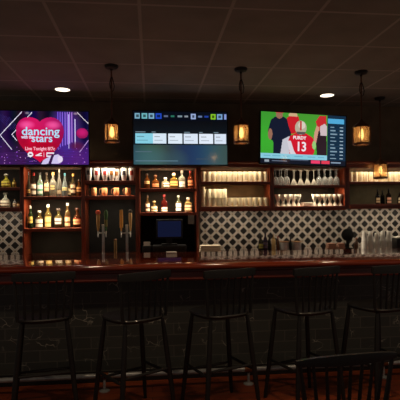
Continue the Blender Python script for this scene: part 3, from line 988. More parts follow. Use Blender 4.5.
def condiment(px, ytop, hw, label, body, cap, kind='std', Y=5.42, lab=None):
    s = X(px + 1, Y) - X(px, Y)
    h = Z(px, ytop, Y) - ZCT
    r = hw * s
    t = thing('condiment_bottle', label, 'bottle', (X(px, Y), Y, ZCT))
    if kind == 'squeeze':
        prof = [(r * .95, 0), (r, 0.006), (r, h * .62), (r * .9, h * .68), (r * .5, h * .72)]
        cp = [(r * .7, h * .70), (r * .7, h * .76), (r * .3, h * .80), (r * .12, h)]
    else:
        prof = [(r * .95, 0), (r, 0.006), (r, h * .55), (r * .8, h * .64), (r * .4, h * .74), (r * .36, h * .9)]
        cp = [(r * .45, h * .86), (r * .45, h * .98), (r * .35, h)]
    obj('body', lambda bm: lathe(bm, prof, seg=16), body, t)
    obj('cap', lambda bm: lathe(bm, cp, seg=12), cap, t)
    if lab:
        obj('paper_label', lambda bm: arc_label(bm, r * 1.01 + 0.0005, h * .15, h * .45, half=1.1), paper(lab), t)
    return t


condiment(260.4, 234, 2.3, 'dark sauce bottle with green-yellow label, leftmost of the condiments', plain((40, 36, 26), 0.2), plain((30, 30, 28)), lab=(150, 150, 70))
condiment(265.0, 231.5, 2.1, 'tall purple-black sauce bottle in the condiment group on back counter', plain((36, 28, 46), 0.2), plain((20, 20, 20)), lab=(66, 54, 90))
condiment(269.0, 234.5, 1.6, 'slim black bottle behind the cream squeeze bottle', plain((20, 20, 20), 0.2), plain((18, 18, 18)), Y=5.5)
condiment(273.2, 234.0, 2.0, 'cream squeeze bottle with pointed tip among the condiments', plain((176, 150, 100), 0.45), plain((150, 120, 70)), 'squeeze')
condiment(277.6, 236.0, 1.6, 'brown sauce bottle just left of the steel condiment canisters', plain((70, 42, 26), 0.25), plain((120, 40, 30)), Y=5.53)
Y = 5.42
for px, lb in ((284.2, 'left steel condiment canister with wooden rim beside the sauce bottles'), (296.2, 'right steel condiment canister with wooden rim near lattice tiles')):
    s = X(px + 1, Y) - X(px, Y)
    h = Z(px, 241.2, Y) - ZCT
    t = thing('condiment_canister', lb, 'canister', (X(px, Y), Y, ZCT))
    obj('body', lambda bm: lathe(bm, [(4.4 * s, 0), (4.5 * s, 0.005), (4.5 * s, h - 0.012)], seg=20), M['pewter'], t)
    obj('rim', lambda bm: lathe(bm, [(4.5 * s, h - 0.012), (4.8 * s, h - 0.010), (4.8 * s, h), (4.0 * s, h)], seg=20), plain((150, 112, 70), 0.5), t)
condiment(290.2, 237.5, 1.5, 'black sauce bottle between the two steel condiment canisters', plain((16, 16, 16), 0.2), plain((14, 14, 14)), Y=5.38)
# black disc on a little stand
Y = 5.46
t = thing('disc_stand', 'black round disc on a small stand in front of the lattice tiles at right', 'stand', (X(347.3, Y), Y, ZCT))
rt = (X(353.2, Y) - X(341.4, Y)) * 0.5
hz = Z(347, 234.8, Y) - ZCT
mb = mat('matte_black_disc', lin((14, 14, 15)), rough=0.75, spec=0.2, noise=0.1)
def disc(bm):
    lathe(bm, [(0.0005, -0.012), (rt * .93, -0.012), (rt, -0.008), (rt, 0.008), (rt * .93, 0.012), (0.0005, 0.012)], seg=32, closed=False)
    bmesh.ops.rotate(bm, verts=bm.verts, cent=(0, 0, 0), matrix=Matrix.Rotation(PI / 2, 3, 'X'))
    bmesh.ops.translate(bm, verts=bm.verts, vec=(0, 0, hz))
obj('disc', disc, mb, t)
obj('base', lambda bm: box(bm, -0.05, 0.05, -0.04, 0.04, 0, 0.018, 0.004), mb, t)
obj('post', lambda bm: box(bm, -0.018, 0.018, -0.010, 0.010, 0.018, hz - rt * .9, 0.003), mb, t)
Y = 5.36
for px, hwid, lb in ((330.5, 0.055, 'dusty pink folded cloth on counter, left of the two before the tray'), (340.0, 0.048, 'dusty pink folded cloth on counter, right one before the black tray')):
    t = thing('folded_cloth', lb, 'cloth', (X(px, Y), Y, ZCT), 0, None)
    for k in range(4):
        obj('fold', lambda bm: box(bm, -hwid + .002 * k, hwid - .003 * k, -0.04, 0.04, 0.022 * k, 0.022 * (k + 1) - 0.001, 0.008), M['pink_towel'], t)
condiment(356.0, 237.5, 1.9, 'small orange-topped jar between black tray and clear plastic cups', plain((70, 46, 30), 0.3), plain((150, 84, 44)), Y=5.36)
# stacks of clear plastic cups
pc = invert(cup_mesh(0.118, 0.0345, 0.0225, 0.0013, 0.0012))
pc.materials.append(M['clear_cup'])
Y = 5.30
names = ['leftmost stack', 'second stack', 'middle stack', 'fourth stack', 'rightmost stack']
xa, xb = X(364.2, Y), X(388.6, Y)
for i in range(5):
    x = xa + (xb - xa) * i / 4
    tops = [6, 6, 5, 6, 6][i]
    for k in range(tops):
        o = obj('plastic_cup', pc, None, loc=(x, Y, ZCT + k * 0.0215))
        tag(o, 'upturned clear plastic cup nested in the %s on the right counter' % names[i], 'cup', 'nested clear cups, ' + names[i])
# black caddy at the right edge
Y = 5.28
t = thing('bar_caddy', 'black bar caddy holding napkins and straws at the right photo edge', 'caddy', (X(400.6, Y), Y, ZCT))
obj('bin', lambda bm: (box(bm, -0.085, 0.085, -0.06, 0.06, 0, 0.14, 0.006)), M['black_plastic'], t)
obj('napkins', lambda bm: box(bm, -0.075, 0.0, -0.05, 0.05, 0.14, 0.158, 0.005), M['paper'], t)
for k in range(8):
    a = random.uniform(-0.02, 0.02)
    obj('straw', lambda bm: tube(bm, [(0.012 + 0.008 * k, 0.01 * (k % 3), 0.13), (0.014 + 0.008 * k + a, 0.01 * (k % 3), 0.30)], 0.0028, 6), M['trim_white'], t)

# ------------------------------------------------------------------ the bar
BARX0, BARX1 = -2.5, 4.1
bar = thing('bar_counter', 'long varnished mahogany bar with veined dark tile front behind the stools', 'bar', (0.8, 4.4, 0))
bx0, bx1 = BARX0 - 0.8, BARX1 - 0.8
ZB = 1.085
obj('countertop', lambda bm: extrude_profile(bm, [(-0.271, ZB - 0.045), (-0.151, ZB - 0.03), (-0.151, ZB + 0.0262), (0.262, ZB + 0.0468), (0.268, ZB + 0.043), (0.268, ZB - 0.01), (0.262, ZB - 0.045)], bx0, bx1), M['bar_wood'], bar)
def rail(bm):
    p = [(-0.150, ZB - 0.02), (-0.150, ZB + 0.0262), (-0.19, ZB + 0.0234), (-0.23, ZB + 0.0203), (-0.27, ZB + 0.0170), (-0.31, ZB + 0.0135), (-0.35, ZB + 0.0098), (-0.385, ZB + 0.0064), (-0.400, ZB + 0.0046), (-0.409, ZB + 0.003), (-0.416, ZB - 0.003), (-0.421, ZB - 0.014), (-0.424, ZB - 0.025),
         (-0.42, ZB - 0.038), (-0.408, ZB - 0.047), (-0.39, ZB - 0.05), (-0.272, ZB - 0.05), (-0.272, ZB - 0.044)]
    extrude_profile(bm, p, bx0, bx1)
obj('arm_rail', rail, M['bar_wood'], bar)
obj('fascia', lambda bm: extrude_profile(bm, [(-0.365, ZB - 0.05), (-0.37, ZB - 0.07), (-0.355, ZB - 0.08), (-0.355, ZB - 0.13), (-0.362, ZB - 0.138), (-0.355, ZB - 0.15), (-0.325, ZB - 0.15), (-0.325, ZB - 0.05)], bx0, bx1), M['fascia_wood'], bar)
obj('front_panel', lambda bm: box(bm, bx0, bx1, -0.15, -0.13, 0.0, ZB - 0.05), M['slate'], bar)
obj('soffit', lambda bm: box(bm, bx0, bx1, -0.325, -0.15, ZB - 0.07, ZB - 0.05), M['fascia_wood'], bar)
obj('kick_board', lambda bm: box(bm, bx0, bx1, -0.165, -0.15, 0.0, 0.10, 0.003), M['black_paint'], bar)
obj('carcass', lambda bm: box(bm, bx0, bx1, -0.13, 0.26, 0.0, ZB - 0.045), M['black_back'], bar)

# paper slip on the bar
tag(obj('paper_pad', lambda bm: box(bm, -0.05, 0.05, -0.03, 0.03, 0, 0.012, 0.002), M['paper'], loc=(X(171.0, 4.62), 4.615, ZB + 0.0446), rot=(0.05, 0, 0.12)),
    'small white paper pad lying on the bar in front of the register', 'paper')

# foot rail
YR, ZR = 4.03, 0.132
fr = thing('foot_rail', 'grey metal foot rail along the foot of the bar', 'rail', (0.8, YR, 0))
obj('pipe', lambda bm: tube(bm, [(bx0, 0, ZR), (bx1, 0, ZR)], 0.021, 14), M['pewter'], fr)
xb0, xb1 = X(103, YR), X(247, YR)
for k in (-1, 0, 1, 2, 3):
    xb = xb0 + k * (xb1 - xb0) - 0.8
    if not bx0 < xb < bx1:
        continue
    bk = obj('bracket', lambda bm: (tube(bm, [(xb, 0, 0.012), (xb, 0, ZR - 0.03)], 0.012, 10)), M['pewter'], fr)
    obj('rusty_collar', lambda bm: lathe(bm, [(0.027, -0.035), (0.027, 0.035)], (0, 0, 0), 16), M['rust'], bk, loc=(xb, 0, ZR), rot=(0, PI / 2, 0))
    obj('floor_flange', lambda bm: lathe(bm, [(0.045, 0), (0.045, 0.006), (0.02, 0.014)], (xb, 0, 0), 18), M['pewter'], bk)


# ------------------------------------------------------------------ stools and chair
def windsor(name, label, cat, seat_z, crest_z, n_spind, group, foot_z=0.27, seat_hw=0.215, seat_hd=0.205, crest_w=0.222, crest_h=0.068, arch=0.0):
    t = thing(name, label, cat, (0, 0, 0), 0, group)
    def seat(bm):
        rings = []
        for zz, kk in ((-0.018, 0.80), (-0.008, 0.96), (0.010, 1.0), (0.018, 0.97), (0.012, 0.7), (0.006, 0.35)):
            ring = []
            for k in range(36):
                a = 2 * PI * k / 36
                ca, sa = math.cos(a), math.sin(a)
                q = 1 / (abs(ca) ** 3 + abs(sa) ** 3) ** (1 / 3)
                x, y = seat_hw * q * ca * kk * (1.0 + 0.06 * sa), seat_hd * q * sa * kk
                ring.append(bm.verts.new((x, y, seat_z + zz)))
            rings.append(ring)
        for a, b in zip(rings, rings[1:]):
            for k in range(36):
                bm.faces.new((a[k], a[(k + 1) % 36], b[(k + 1) % 36], b[k]))
        bm.faces.new(list(reversed(rings[0])))
        bm.faces.new(rings[-1])
    obj('seat', seat, M['black_paint'], t)
    topz = seat_z - 0.012
    tx, ty, fx, fy = 0.16, 0.155, 0.232, 0.212
    def leg_at(sx, sy, z):
        k = 1 - z / topz
        return Vector((sx * (tx + (fx - tx) * k), sy * (ty + (fy - ty) * k), z))
    for sx in (-1, 1):
        for sy in (-1, 1):
            def lg(bm):
                pts = [leg_at(sx, sy, z) for z in (topz, topz * .8, topz * .45, topz * .15, 0.0)]
                pts[-1].z = 0.0
                tube(bm, pts, [0.014, 0.0185, 0.020, 0.0165, 0.013], 10)
            obj('leg', lg, M['black_paint'], t)
    for a, b, z in (((-1, 1), (1, 1), foot_z), ((-1, -1), (1, -1), foot_z + 0.09), ((-1, -1), (-1, 1), foot_z + 0.05), ((1, -1), (1, 1), foot_z + 0.05)):
        pa, pb = leg_at(*a, z), leg_at(*b, z)
        obj('stretcher', lambda bm: tube(bm, [pa, pa.lerp(pb, .5), pb], [0.0095, 0.0125, 0.0095], 8), M['black_paint'], t)
    yb0, yb1 = -seat_hd + 0.045, -seat_hd + 0.035
    cz = crest_z - crest_h
    def crest_y(u):
        return yb1 - 0.035 * (1 - u * u)
    xs = [-1] + [-1 + 2 * (i + 1) / (n_spind + 1) for i in range(n_spind)] + [1]
    for i, u in enumerate(xs):
        outer = i in (0, len(xs) - 1)
        xb, xt = u * (seat_hw - 0.03), u * (crest_w - 0.018)
        y0 = yb0 - 0.008 * (1 - u * u)
        a, b = Vector((xb, y0, seat_z + 0.008)), Vector((xt, crest_y(u), cz + crest_h * 0.35))
        r = [0.0115, 0.0125, 0.0095] if outer else [0.008, 0.0095, 0.0075]
        obj('back_post' if outer else 'spindle', lambda bm: tube(bm, [a, a.lerp(b, .45), b], r, 8), M['black_paint'], t)
    def crest(bm):
        n = 16
        cols = []
        for k in range(n + 1):
            u = -1 + 2 * k / n
            x, y = u * crest_w, crest_y(u)
            zt = crest_z - arch * u * u - 0.006 * abs(u) ** 6
            zb = cz + 0.006 * u * u
            cols.append([bm.verts.new(p) for p in ((x, y - 0.011, zb + .004), (x, y + 0.011, zb + .004), (x, y + 0.013, zt - .006), (x, y + 0.008, zt), (x, y - 0.008 - .004, zt), (x, y - 0.014, zt - .006))])
        for a, b in zip(cols, cols[1:]):
            for k in range(6):
                bm.faces.new((a[k], a[(k + 1) % 6], b[(k + 1) % 6], b[k]))
        bm.faces.new(list(reversed(cols[0])))
        bm.faces.new(cols[-1])
    obj('crest_rail', crest, M['black_paint'], t)
    return t


def place_stool(root, px, py, theta, crest_z, off):
    """px, py: middle of the crest top; theta: how far the seat is turned to the left"""
    d = atz(px, py, crest_z)
    x, y = d.x, d.y
    root.location = (x - math.sin(theta) * off, y + math.cos(theta) * off, 0)
    root.rotation_euler = (0, 0, theta)


SG = 'bar stools along the front of the bar'
st0 = windsor('bar_stool', 'black spindle-back bar stool at the far left, below the liquor bottles', 'stool', 0.745, 1.105, 6, SG)
OFF = 0.20
place_stool(st0, 44.0, 272.6, math.radians(12), 1.105, OFF)
for px, py, th, lb in ((147.3, 271.6, 33, 'black spindle-back bar stool turned left in front of the beer taps'),
                       (232.0, 269.2, 21, 'black spindle-back bar stool in the middle, before the folded white towel'),
                       (319.5, 267.0, 20, 'black spindle-back bar stool below the football screen, behind the low chair'),
                       (396.5, 265.0, 18, 'black spindle-back bar stool at the right edge, before the clear cups')):
    s_ = dup(st0, (0, 0, 0), 0, lb)
    place_stool(s_, px, py, math.radians(th), 1.105, OFF)
ch = windsor('dining_chair', 'low black spindle-back chair in the right foreground, back to the camera', 'chair', 0.45, 0.87, 7, None, foot_z=0.15, crest_w=0.260, crest_h=0.055, arch=0.016)
del_y = 0
place_stool(ch, 350.5, 353.6, math.radians(7), 0.87, OFF)


# ------------------------------------------------------------------ pendant lanterns and downlights
def pendant(px, py_canopy, py_top, py_bot, label, energy, hw):
    c = atz(px, py_canopy, ZC)
    s = abs(at(px + 1, 100, c.y).x - at(px, 100, c.y).x)
    t = thing('pendant_lantern', label, 'lamp', (c.x, c.y, ZC))
    z1, z0 = Z(px, py_top, c.y) - ZC, Z(px, py_bot, c.y) - ZC
    h = z1 - z0
    r = hw * s
    obj('canopy', lambda bm: lathe(bm, [(0.062, 0), (0.062, -0.012), (0.052, -0.026), (0.012, -0.034), (0.008, -0.05)], seg=24), M['black_metal'], t)
    obj('rod', lambda bm: tube(bm, [(0, 0, -0.04), (0, 0, z1 + 0.015)], 0.0075, 8), M['bronze'], t)
    def loop(bm):
        tube(bm, [(0.004, 0, -0.10), (0.018, -0.008, -0.15), (0.026, -0.01, -0.19), (0.020, -0.008, -0.23), (0.008, -0.004, -0.24), (-0.012, 0.004, -0.20), (-0.016, 0.006, -0.16), (-0.008, 0.003, -0.12), (0.0, 0, -0.10)], 0.0045, 6)
        tube(bm, [(0.007, -0.004, -0.112), (-0.007, -0.004, -0.118)], 0.006, 6)
    if py_canopy < 90:
        obj('cord_loop', loop, M['black_metal'], t)
    cap = obj('top_cap', lambda bm: lathe(bm, [(r * 1.0, z1 - h * .26), (r * 1.04, z1 - h * .25), (r * 1.0, z1 - h * .19), (r * .62, z1 - h * .08), (r * .3, z1), (r * .12, z1 + 0.02)], seg=24), M['bronze'], t)
    obj('bottom_ring', lambda bm: (lathe(bm, [(r * .8, z0), (r * 1.04, z0), (r * 1.06, z0 + h * .08), (r * .9, z0 + h * .1), (r * .8, z0 + h * .04), (r * .8, z0)], seg=24, closed=False)), M['bronze'], t)
    for k in range(4):
        a = PI / 4 + k * PI / 2 + 0.25
        obj('cage_bar', lambda bm: tube(bm, [(r * 1.04 * math.cos(a), r * 1.04 * math.sin(a), z0 + h * .05), (r * 1.04 * math.cos(a), r * 1.04 * math.sin(a), z1 - h * .24)], 0.005, 6), M['bronze'], t)
    obj('glass_shade', lambda bm: lathe(bm, [(r * .92, z0 + h * .06), (r * .94, z0 + h * .5), (r * .92, z1 - h * .25)], seg=28, closed=False), M['shade'], t)
    bl = obj('bulb', lambda bm: lathe(bm, [(0.004, z0 + h * .22), (0.016, z0 + h * .30), (0.021, z0 + h * .45), (0.014, z0 + h * .62), (0.010, z0 + h * .68)], seg=14), M['bulb'], t)
    obj('socket', lambda bm: lathe(bm, [(0.013, z0 + h * .67), (0.013, z1 - h * .1)], seg=12), M['black_metal'], t)
    light('lantern_light', 'POINT', (c.x, c.y, ZC + z0 + h * .45), energy, (1.0, 0.62, 0.28), shadow_soft_size=0.025)
    return t


pendant(111.3, 65.6, 119.5, 142.5, 'amber lantern hanging on a rod between the pink screen and the menu screen', 2.6, 7.4)
pendant(240.8, 68.5, 120.0, 143.5, 'amber lantern hanging between the menu screen and the football screen', 2.6, 7.4)
pendant(361.0, 71.5, 121.5, 145.0, 'amber lantern hanging just right of the football screen', 2.6, 7.6)
pendant(379.8, 97.6, 160.0, 178.8, 'lowest farther lantern hanging before the cups at far right', 0.6, 6.1)


def downlight(px, py, label, e):
    c = atz(px, py, ZC)
    t = thing('recessed_downlight', label, 'lamp', (c.x, c.y, ZC))
    obj('trim_ring', lambda bm: lathe(bm, [(0.078, -0.004), (0.09, -0.005), (0.093, 0.0), (0.075, 0.0), (0.078, -0.004)], seg=32, closed=False), M['trim_white'], t)
    obj('lens', lambda bm: lathe(bm, [(0.078, -0.003), (0.06, -0.006), (0.0005, -0.007)], seg=32, closed=False), M['lamp_disc'], t)
    light('downlight_lamp', 'SPOT', (c.x, c.y, ZC - 0.02), e, (1.0, 0.78, 0.52), spot_size=math.radians(120), spot_blend=0.7, shadow_soft_size=0.07)


downlight(62.5, 89.4, 'lit recessed downlight in the ceiling above the pink screen', 5)
downlight(327.0, 95.2, 'lit recessed downlight in the ceiling above the football screen', 5)


# unseen fill spots added over the guests' side to brighten floor, tiles and taps
for lx in (-0.75, 0.85, 2.45):
    light('room_fill_spot', 'SPOT', (lx, 2.6, ZC - 0.02), FILL_E, (1.0, 0.72, 0.46), spot_size=math.radians(150), spot_blend=0.9, shadow_soft_size=0.09)


# ------------------------------------------------------------------ screens
class Canvas:
    def __init__(s, x0, x1, y0, y1, q=2.2, bg=(8, 8, 14)):
        s.x0, s.x1, s.y0, s.y1 = x0, x1, y0, y1
        s.w, s.h = int((x1 - x0) * q), int((y1 - y0) * q)
        s.px = [[bg] * s.w for _ in range(s.h)]

    def each(s, f, bx=None):
        for j in range(s.h):
            y = s.y0 + (j + .5) / s.h * (s.y1 - s.y0)
            if bx and not bx[1] <= y <= bx[3]:
                continue
            row = s.px[j]
            for i in range(s.w):
                x = s.x0 + (i + .5) / s.w * (s.x1 - s.x0)
                if bx and not bx[0] <= x <= bx[2]:
                    continue
                c = f(x, y, row[i])
                if c is not None:
                    row[i] = c

    def rect(s, x0, y0, x1, y1, c):
        s.each(lambda x, y, o: c, (x0, y0, x1, y1))

    def ell(s, cx, cy, rx, ry, c):
        s.each(lambda x, y, o: c if ((x - cx) / rx) ** 2 + ((y - cy) / ry) ** 2 <= 1 else None, (cx - rx, cy - ry, cx + rx, cy + ry))

    def glow(s, cx, cy, rx, ry, c, a=1.0):
        def f(x, y, o):
            d = ((x - cx) / rx) ** 2 + ((y - cy) / ry) ** 2
            if d > 1:
                return None
            k = a * (1 - d)
            return tuple(o[i] + (c[i] - o[i]) * k for i in range(3))
        s.each(f, (cx - rx, cy - ry, cx + rx, cy + ry))

    def line(s, xa, ya, xb, yb, w, c):
        L2 = (xb - xa) ** 2 + (yb - ya) ** 2
        def f(x, y, o):
            t = max(0, min(1, ((x - xa) * (xb - xa) + (y - ya) * (yb - ya)) / L2))
            return c if (x - xa - t * (xb - xa)) ** 2 + (y - ya - t * (yb - ya)) ** 2 <= w * w else None
        s.each(f, (min(xa, xb) - w, min(ya, yb) - w, max(xa, xb) + w, max(ya, yb) + w))

    def poly(s, pts, c):
        def f(x, y, o):
            ins = False
            n = len(pts)
            for i in range(n):
                (xa, ya), (xb, yb) = pts[i], pts[(i + 1) % n]
                if (ya > y) != (yb > y) and x < (xb - xa) * (y - ya) / (yb - ya) + xa:
                    ins = not ins
            return c if ins else None
        s.each(f, (min(p[0] for p in pts), min(p[1] for p in pts), max(p[0] for p in pts), max(p[1] for p in pts)))

    def mesh(s, W, H):
        vs, fs = [], []
        for j in range(s.h + 1):
            for i in range(s.w + 1):
                vs.append((-W / 2 + W * i / s.w, 0.0, H / 2 - H * j / s.h))
        for j in range(s.h):
            for i in range(s.w):
                a = j * (s.w + 1) + i
                fs.append((a, a + s.w + 1, a + s.w + 2, a + 1))
        me = bpy.data.meshes.new('screen')
        me.from_pydata(vs, [], fs)
        at_ = me.color_attributes.new('picture', 'FLOAT_COLOR', 'CORNER')
        k = 0
        for j in range(s.h):
            for i in range(s.w):
                c = (*lin(s.px[j][i]), 1)
                for _ in range(4):
                    at_.data[k].color = c
                    k += 1
        me.materials.append(M['screen'])
        return me


def tv(label, cv, xy, Y, yaw=0.0, words=(), bezel=0.9):
    """xy: x0, y0, x1, y1 rows/columns of the lit picture"""
    x0, y0, x1, y1 = xy
    xc = 0.5 * (x0 + x1)
    yc = 0.5 * (y0 + y1)
    c = at(xc, yc, Y)
    W = (at(x1, yc, Y).x - at(x0, yc, Y).x) / math.cos(yaw) * (1.0 + 0.0 * yaw)
    H = at(xc, y0, Y).z - at(xc, y1, Y).z
    s = W / (x1 - x0)
    t = thing('television', label, 'television', (c.x, Y, c.z), yaw)
    b = bezel * s
    obj('housing', lambda bm: (box(bm, -W / 2 - b, W / 2 + b, 0.002, 0.03, -H / 2 - b * 1.6, H / 2 + b, 0.003), box(bm, -W * .35, W * .35, 0.03, 0.06, -H * .4, H * .25, 0.01)), M['black_plastic'], t)
    obj('bezel', lambda bm: [box(bm, *q) for q in ((-W / 2 - b, W / 2 + b, -0.004, 0.002, H / 2, H / 2 + b), (-W / 2 - b, W / 2 + b, -0.004, 0.002, -H / 2 - b * 1.6, -H / 2), (-W / 2 - b, -W / 2, -0.004, 0.002, -H / 2, H / 2), (W / 2, W / 2 + b, -0.004, 0.002, -H / 2, H / 2))], M['black_plastic'], t)
    scr = obj('screen', cv.mesh(W, H), None, t, loc=(0, 0.0, 0))
    for (txt, wx, wy, size, col, bold, sx) in words:
        me = text_mesh(txt, size * s * 1.35, bold * s, sx=sx)
        obj('lettering', me, emit('screen_lettering', lin(col)), scr, loc=((wx - xc) * W / (x1 - x0), -0.0015, (yc - wy) * H / (y1 - y0)), rot=(PI / 2, 0, 0))
    gap = YW - Y
    obj('wall_bracket', lambda bm: (box(bm, -0.10, 0.10, 0.058, 0.07, -0.1, 0.1), box(bm, -0.03, 0.03, 0.07, gap - 0.012, -0.04, 0.04), box(bm, -0.09, 0.09, gap - 0.02, gap - 0.004, -0.12, 0.12)) if abs(yaw) < 0.01 else
        (box(bm, -0.10, 0.10, 0.058, 0.07, -0.1, 0.1), box(bm, -0.03, 0.03, 0.07, gap - 0.03, -0.04, 0.04)), M['black_metal'], t)
    return t


YT = 5.25
# left: pink heart show title
c1 = Canvas(-6, 89, 111, 165, bg=(22, 14, 52))
c1.each(lambda x, y, o: (24 + 14 * math.sin(x * .35), 12 + 7 * math.sin(x * .5), 48 + 18 * math.sin(x * .21 + 1)))
c1.glow(6, 160, 26, 22, (64, 20, 84), 0.7)
c1.glow(76, 158, 30, 20, (96, 36, 150), 0.8)
c1.glow(66, 130, 20, 30, (76, 50, 170), 0.8)
for k in range(7):
    c1.line(58 + k * 2.4, 112, 58 + k * 2.4, 148 - k, 0.45, (120 + 10 * k, 90 + 6 * k, 225))
for k in range(9):
    c1.line(-6, 154 + k * 1.3, 88, 150 + k * 1.7, 0.25, (72, 28, 104))
for k in range(6):
    c1.line(-6 + k * 3, 112 + k, 10 + k * 2, 130, 0.2, (52, 40, 110))
for (a, b, c, d) in ((0.5, 135.5, 22, 112), (0.5, 135.5, 12, 150), (12, 135, 32, 112.5), (13, 136, 17, 141)):
    c1.line(a, b, c, d, 0.36, (226, 220, 240))
c1.line(78, 112, 89, 123, 0.4, (226, 215, 225))
c1.line(89, 140, 80, 152, 0.4, (190, 150, 220))
c1.line(75.3, 119, 75.3, 147, 0.5, (216, 206, 250))
c1.line(69.0, 114, 69.0, 148, 0.5, (190, 180, 250))
c1.ell(82.5, 133, 6, 5.2, (150, 20, 84))
c1.glow(82.5, 132, 6, 5, (210, 30, 120), 0.8)
c1.glow(77, 146, 9, 5, (90, 20, 60), 0.8)
random.seed(3)
for k in range(60):
    x, y = random.uniform(-5, 88), random.uniform(147, 164)
    c1.ell(x, y, 0.5, 0.4, random.choice([(170, 90, 210), (120, 60, 190), (210, 150, 230)]))
def heart(x, y):
    u, v = (x - 40) / 21.0, -(y - 142.6) / 20.6
    return (u * u + v * v - 1) ** 3 - u * u * v ** 3
c1.each(lambda x, y, o: (176 + 34 * math.cos((x - 34) * .08), 8 + 14 * max(0, math.cos((y - 122) * .12)), 56 + 40 * max(0, math.cos((y - 120) * .07))) if heart(x, y) < 0 else None)
c1.glow(27, 125, 9, 5, (255, 96, 170), 0.8)
c1.glow(53, 125, 9, 5, (255, 96, 170), 0.8)
c1.glow(24, 140, 7, 12, (150, 4, 40), 0.6)
c1.glow(42, 146, 18, 5, (160, 0, 30), 0.7)
c1.ell(30.3, 154.8, 2.7, 2.7, (240, 236, 244))
c1.ell(30.3, 154.8, 1.5, 0.8, (120, 40, 80))
c1.line(36, 155.8, 41, 153.6, 0.55, (240, 236, 244))
c1.rect(35.5, 155.4, 41.5, 156.4, (236, 226, 240))
c1.rect(43.6, 152.6, 44.1, 157, (230, 200, 220))
c1.rect(46.4, 152.6, 54, 157.2, (236, 230, 240))
c1.rect(47.2, 153.8, 53.2, 155.8, (150, 50, 100))
c1.poly([(43, 160.5), (50, 156.5), (58, 154.5), (62.5, 158), (60, 163.8), (41, 164.5)], (206, 196, 236))
c1.poly([(51.5, 155), (54.5, 154), (51, 164), (48, 164)], (52, 16, 70))
c1.ell(60, 159.5, 2.6, 3.4, (226, 214, 240))
for x in (17.5, 66):
    c1.glow(x + 10, 113, 3, 1.6, (255, 230, 220), 0.5)
CY = (176, 224, 250)
w1_ = [('dancing', 40.6, 131.6, 8.8, CY, 0.16, 1.06), ('with the', 27.6, 137.2, 3.4, (220, 220, 246), 0.14, 0.8), ('stars', 42.0, 138.6, 8.2, CY, 0.16, 1.0), ('Live Tonight 8/7c', 40.0, 148.8, 3.5, (255, 180, 200), 0.12, 0.9)]
tv('wall television at left showing a glossy pink heart with a show title', c1, (-6, 111.2, 89, 164.6), YT, 0.0, w1_)

# middle: streaming menu
c2 = Canvas(134, 227.5, 111.8, 164.6, bg=(6, 9, 14))
c2.each(lambda x, y, o: (9 + max(0, y - 122) * .5, 12 + max(0, y - 122) * .85, 17 + max(0, y - 122) * 1.0) if y < 145 else (46 + 12 * math.sin(x * .09), 68 + 14 * math.sin(x * .09 + .6), 80 + 14 * math.sin(x * .07)))
c2.rect(134, 111.8, 227.5, 121, (5, 10, 22))
for x0, x1, c in ((135.4, 140.6, (120, 168, 190)), (142.2, 147.6, (108, 180, 190)), (149, 154.4, (120, 170, 200)), (156, 161.6, (30, 70, 190)), (191, 196, (150, 170, 214)), (211.2, 216, (130, 190, 40)), (217.6, 223, (120, 160, 206)), (224.6, 227, (130, 150, 210))):
    c2.rect(x0, 113.6, x1, 119.2, c)
    c2.rect(x0 + 1.3, 115.2, x1 - 1.3, 117.6, tuple(v * .45 for v in c))
for x0, x1, c in ((164, 168, (90, 100, 130)), (171, 174.6, (40, 110, 90)), (177.6, 182.4, (120, 140, 150)), (184.6, 188.4, (130, 140, 150)), (198.4, 202.6, (100, 120, 160)), (204.6, 209, (30, 60, 150))):
    c2.rect(x0, 115.6, x1, 117.2, c)
for x0, x1, c in ((135.6, 153.2, (134, 206, 226)), (153.2, 166.6, (216, 232, 246)), (168, 182.4, (224, 236, 248)), (183.8, 198, (218, 230, 246)), (199.4, 213.4, (226, 236, 250)), (214.8, 226.6, (216, 228, 244))):
    c2.rect(x0, 133.8, x1, 143.8, c)
    w = x1 - x0
    c2.rect(x0 + 1.5, 136.6, x0 + w * .5, 137.3, tuple(v * .7 for v in c))
    c2.rect(x0 + 1.5, 140.2, x0 + w * .7, 140.8, tuple(v * .8 for v in c))
for x0, x1 in ((136, 146), (152, 156), (184, 190), (199, 203), (214, 219)):
    c2.rect(x0, 131.8, x1, 132.6, (110, 130, 140))
c2.glow(150, 158, 22, 14, (66, 108, 122), 0.6)
c2.glow(176, 160, 14, 12, (54, 84, 92), 0.6)
c2.rect(136, 160.5, 178, 161.2, (90, 120, 136))
c2.rect(136, 151.5, 152, 152.2, (80, 104, 116))
c2.rect(196, 158.6, 214, 159.2, (70, 80, 88))
tv('wall television in the middle showing a dark menu with a row of white tiles', c2, (134, 111.8, 227.5, 164.6), YT, 0.0)

# right: football
GR = (62, 160, 52)
c3 = Canvas(260, 348, 113, 164, bg=GR)
c3.each(lambda x, y, o: (58 + (x - 260) * .25, 160 + 10 * math.sin(y * .1), 48))
NV = (20, 26, 46)
c3.poly([(270, 121), (274, 117.5), (283, 117), (288.5, 121), (291, 130), (290, 140), (288, 150), (287, 154), (273, 154), (272.5, 142), (269.5, 140), (267, 132)], NV)
c3.ell(278.5, 115.6, 3.4, 3.6, (150, 104, 84))
c3.rect(274.6, 112, 282.6, 113.6, (190, 60, 60))
c3.ell(269.5, 135, 2.2, 5.6, (150, 106, 86))
c3.poly([(282, 140), (289, 136), (293, 141), (291, 154), (280, 154)], (196, 196, 206))
c3.poly([(286, 118), (292, 114), (298, 116), (300, 124), (298, 132), (291, 134), (288, 126)], (196, 30, 40))
c3.ell(292.5, 115, 4.6, 2.6, (206, 170, 130))
c3.rect(288.5, 116, 296, 117.6, (196, 32, 42))
c3.poly([(287.5, 141), (290, 135.5), (296, 132.5), (306, 132.5), (313, 136.5), (316, 143), (314.6, 152), (313.4, 154.4), (289.5, 154.4)], (206, 24, 44))
c3.ell(300.6, 127.2, 6.0, 7.2, (182, 172, 150))
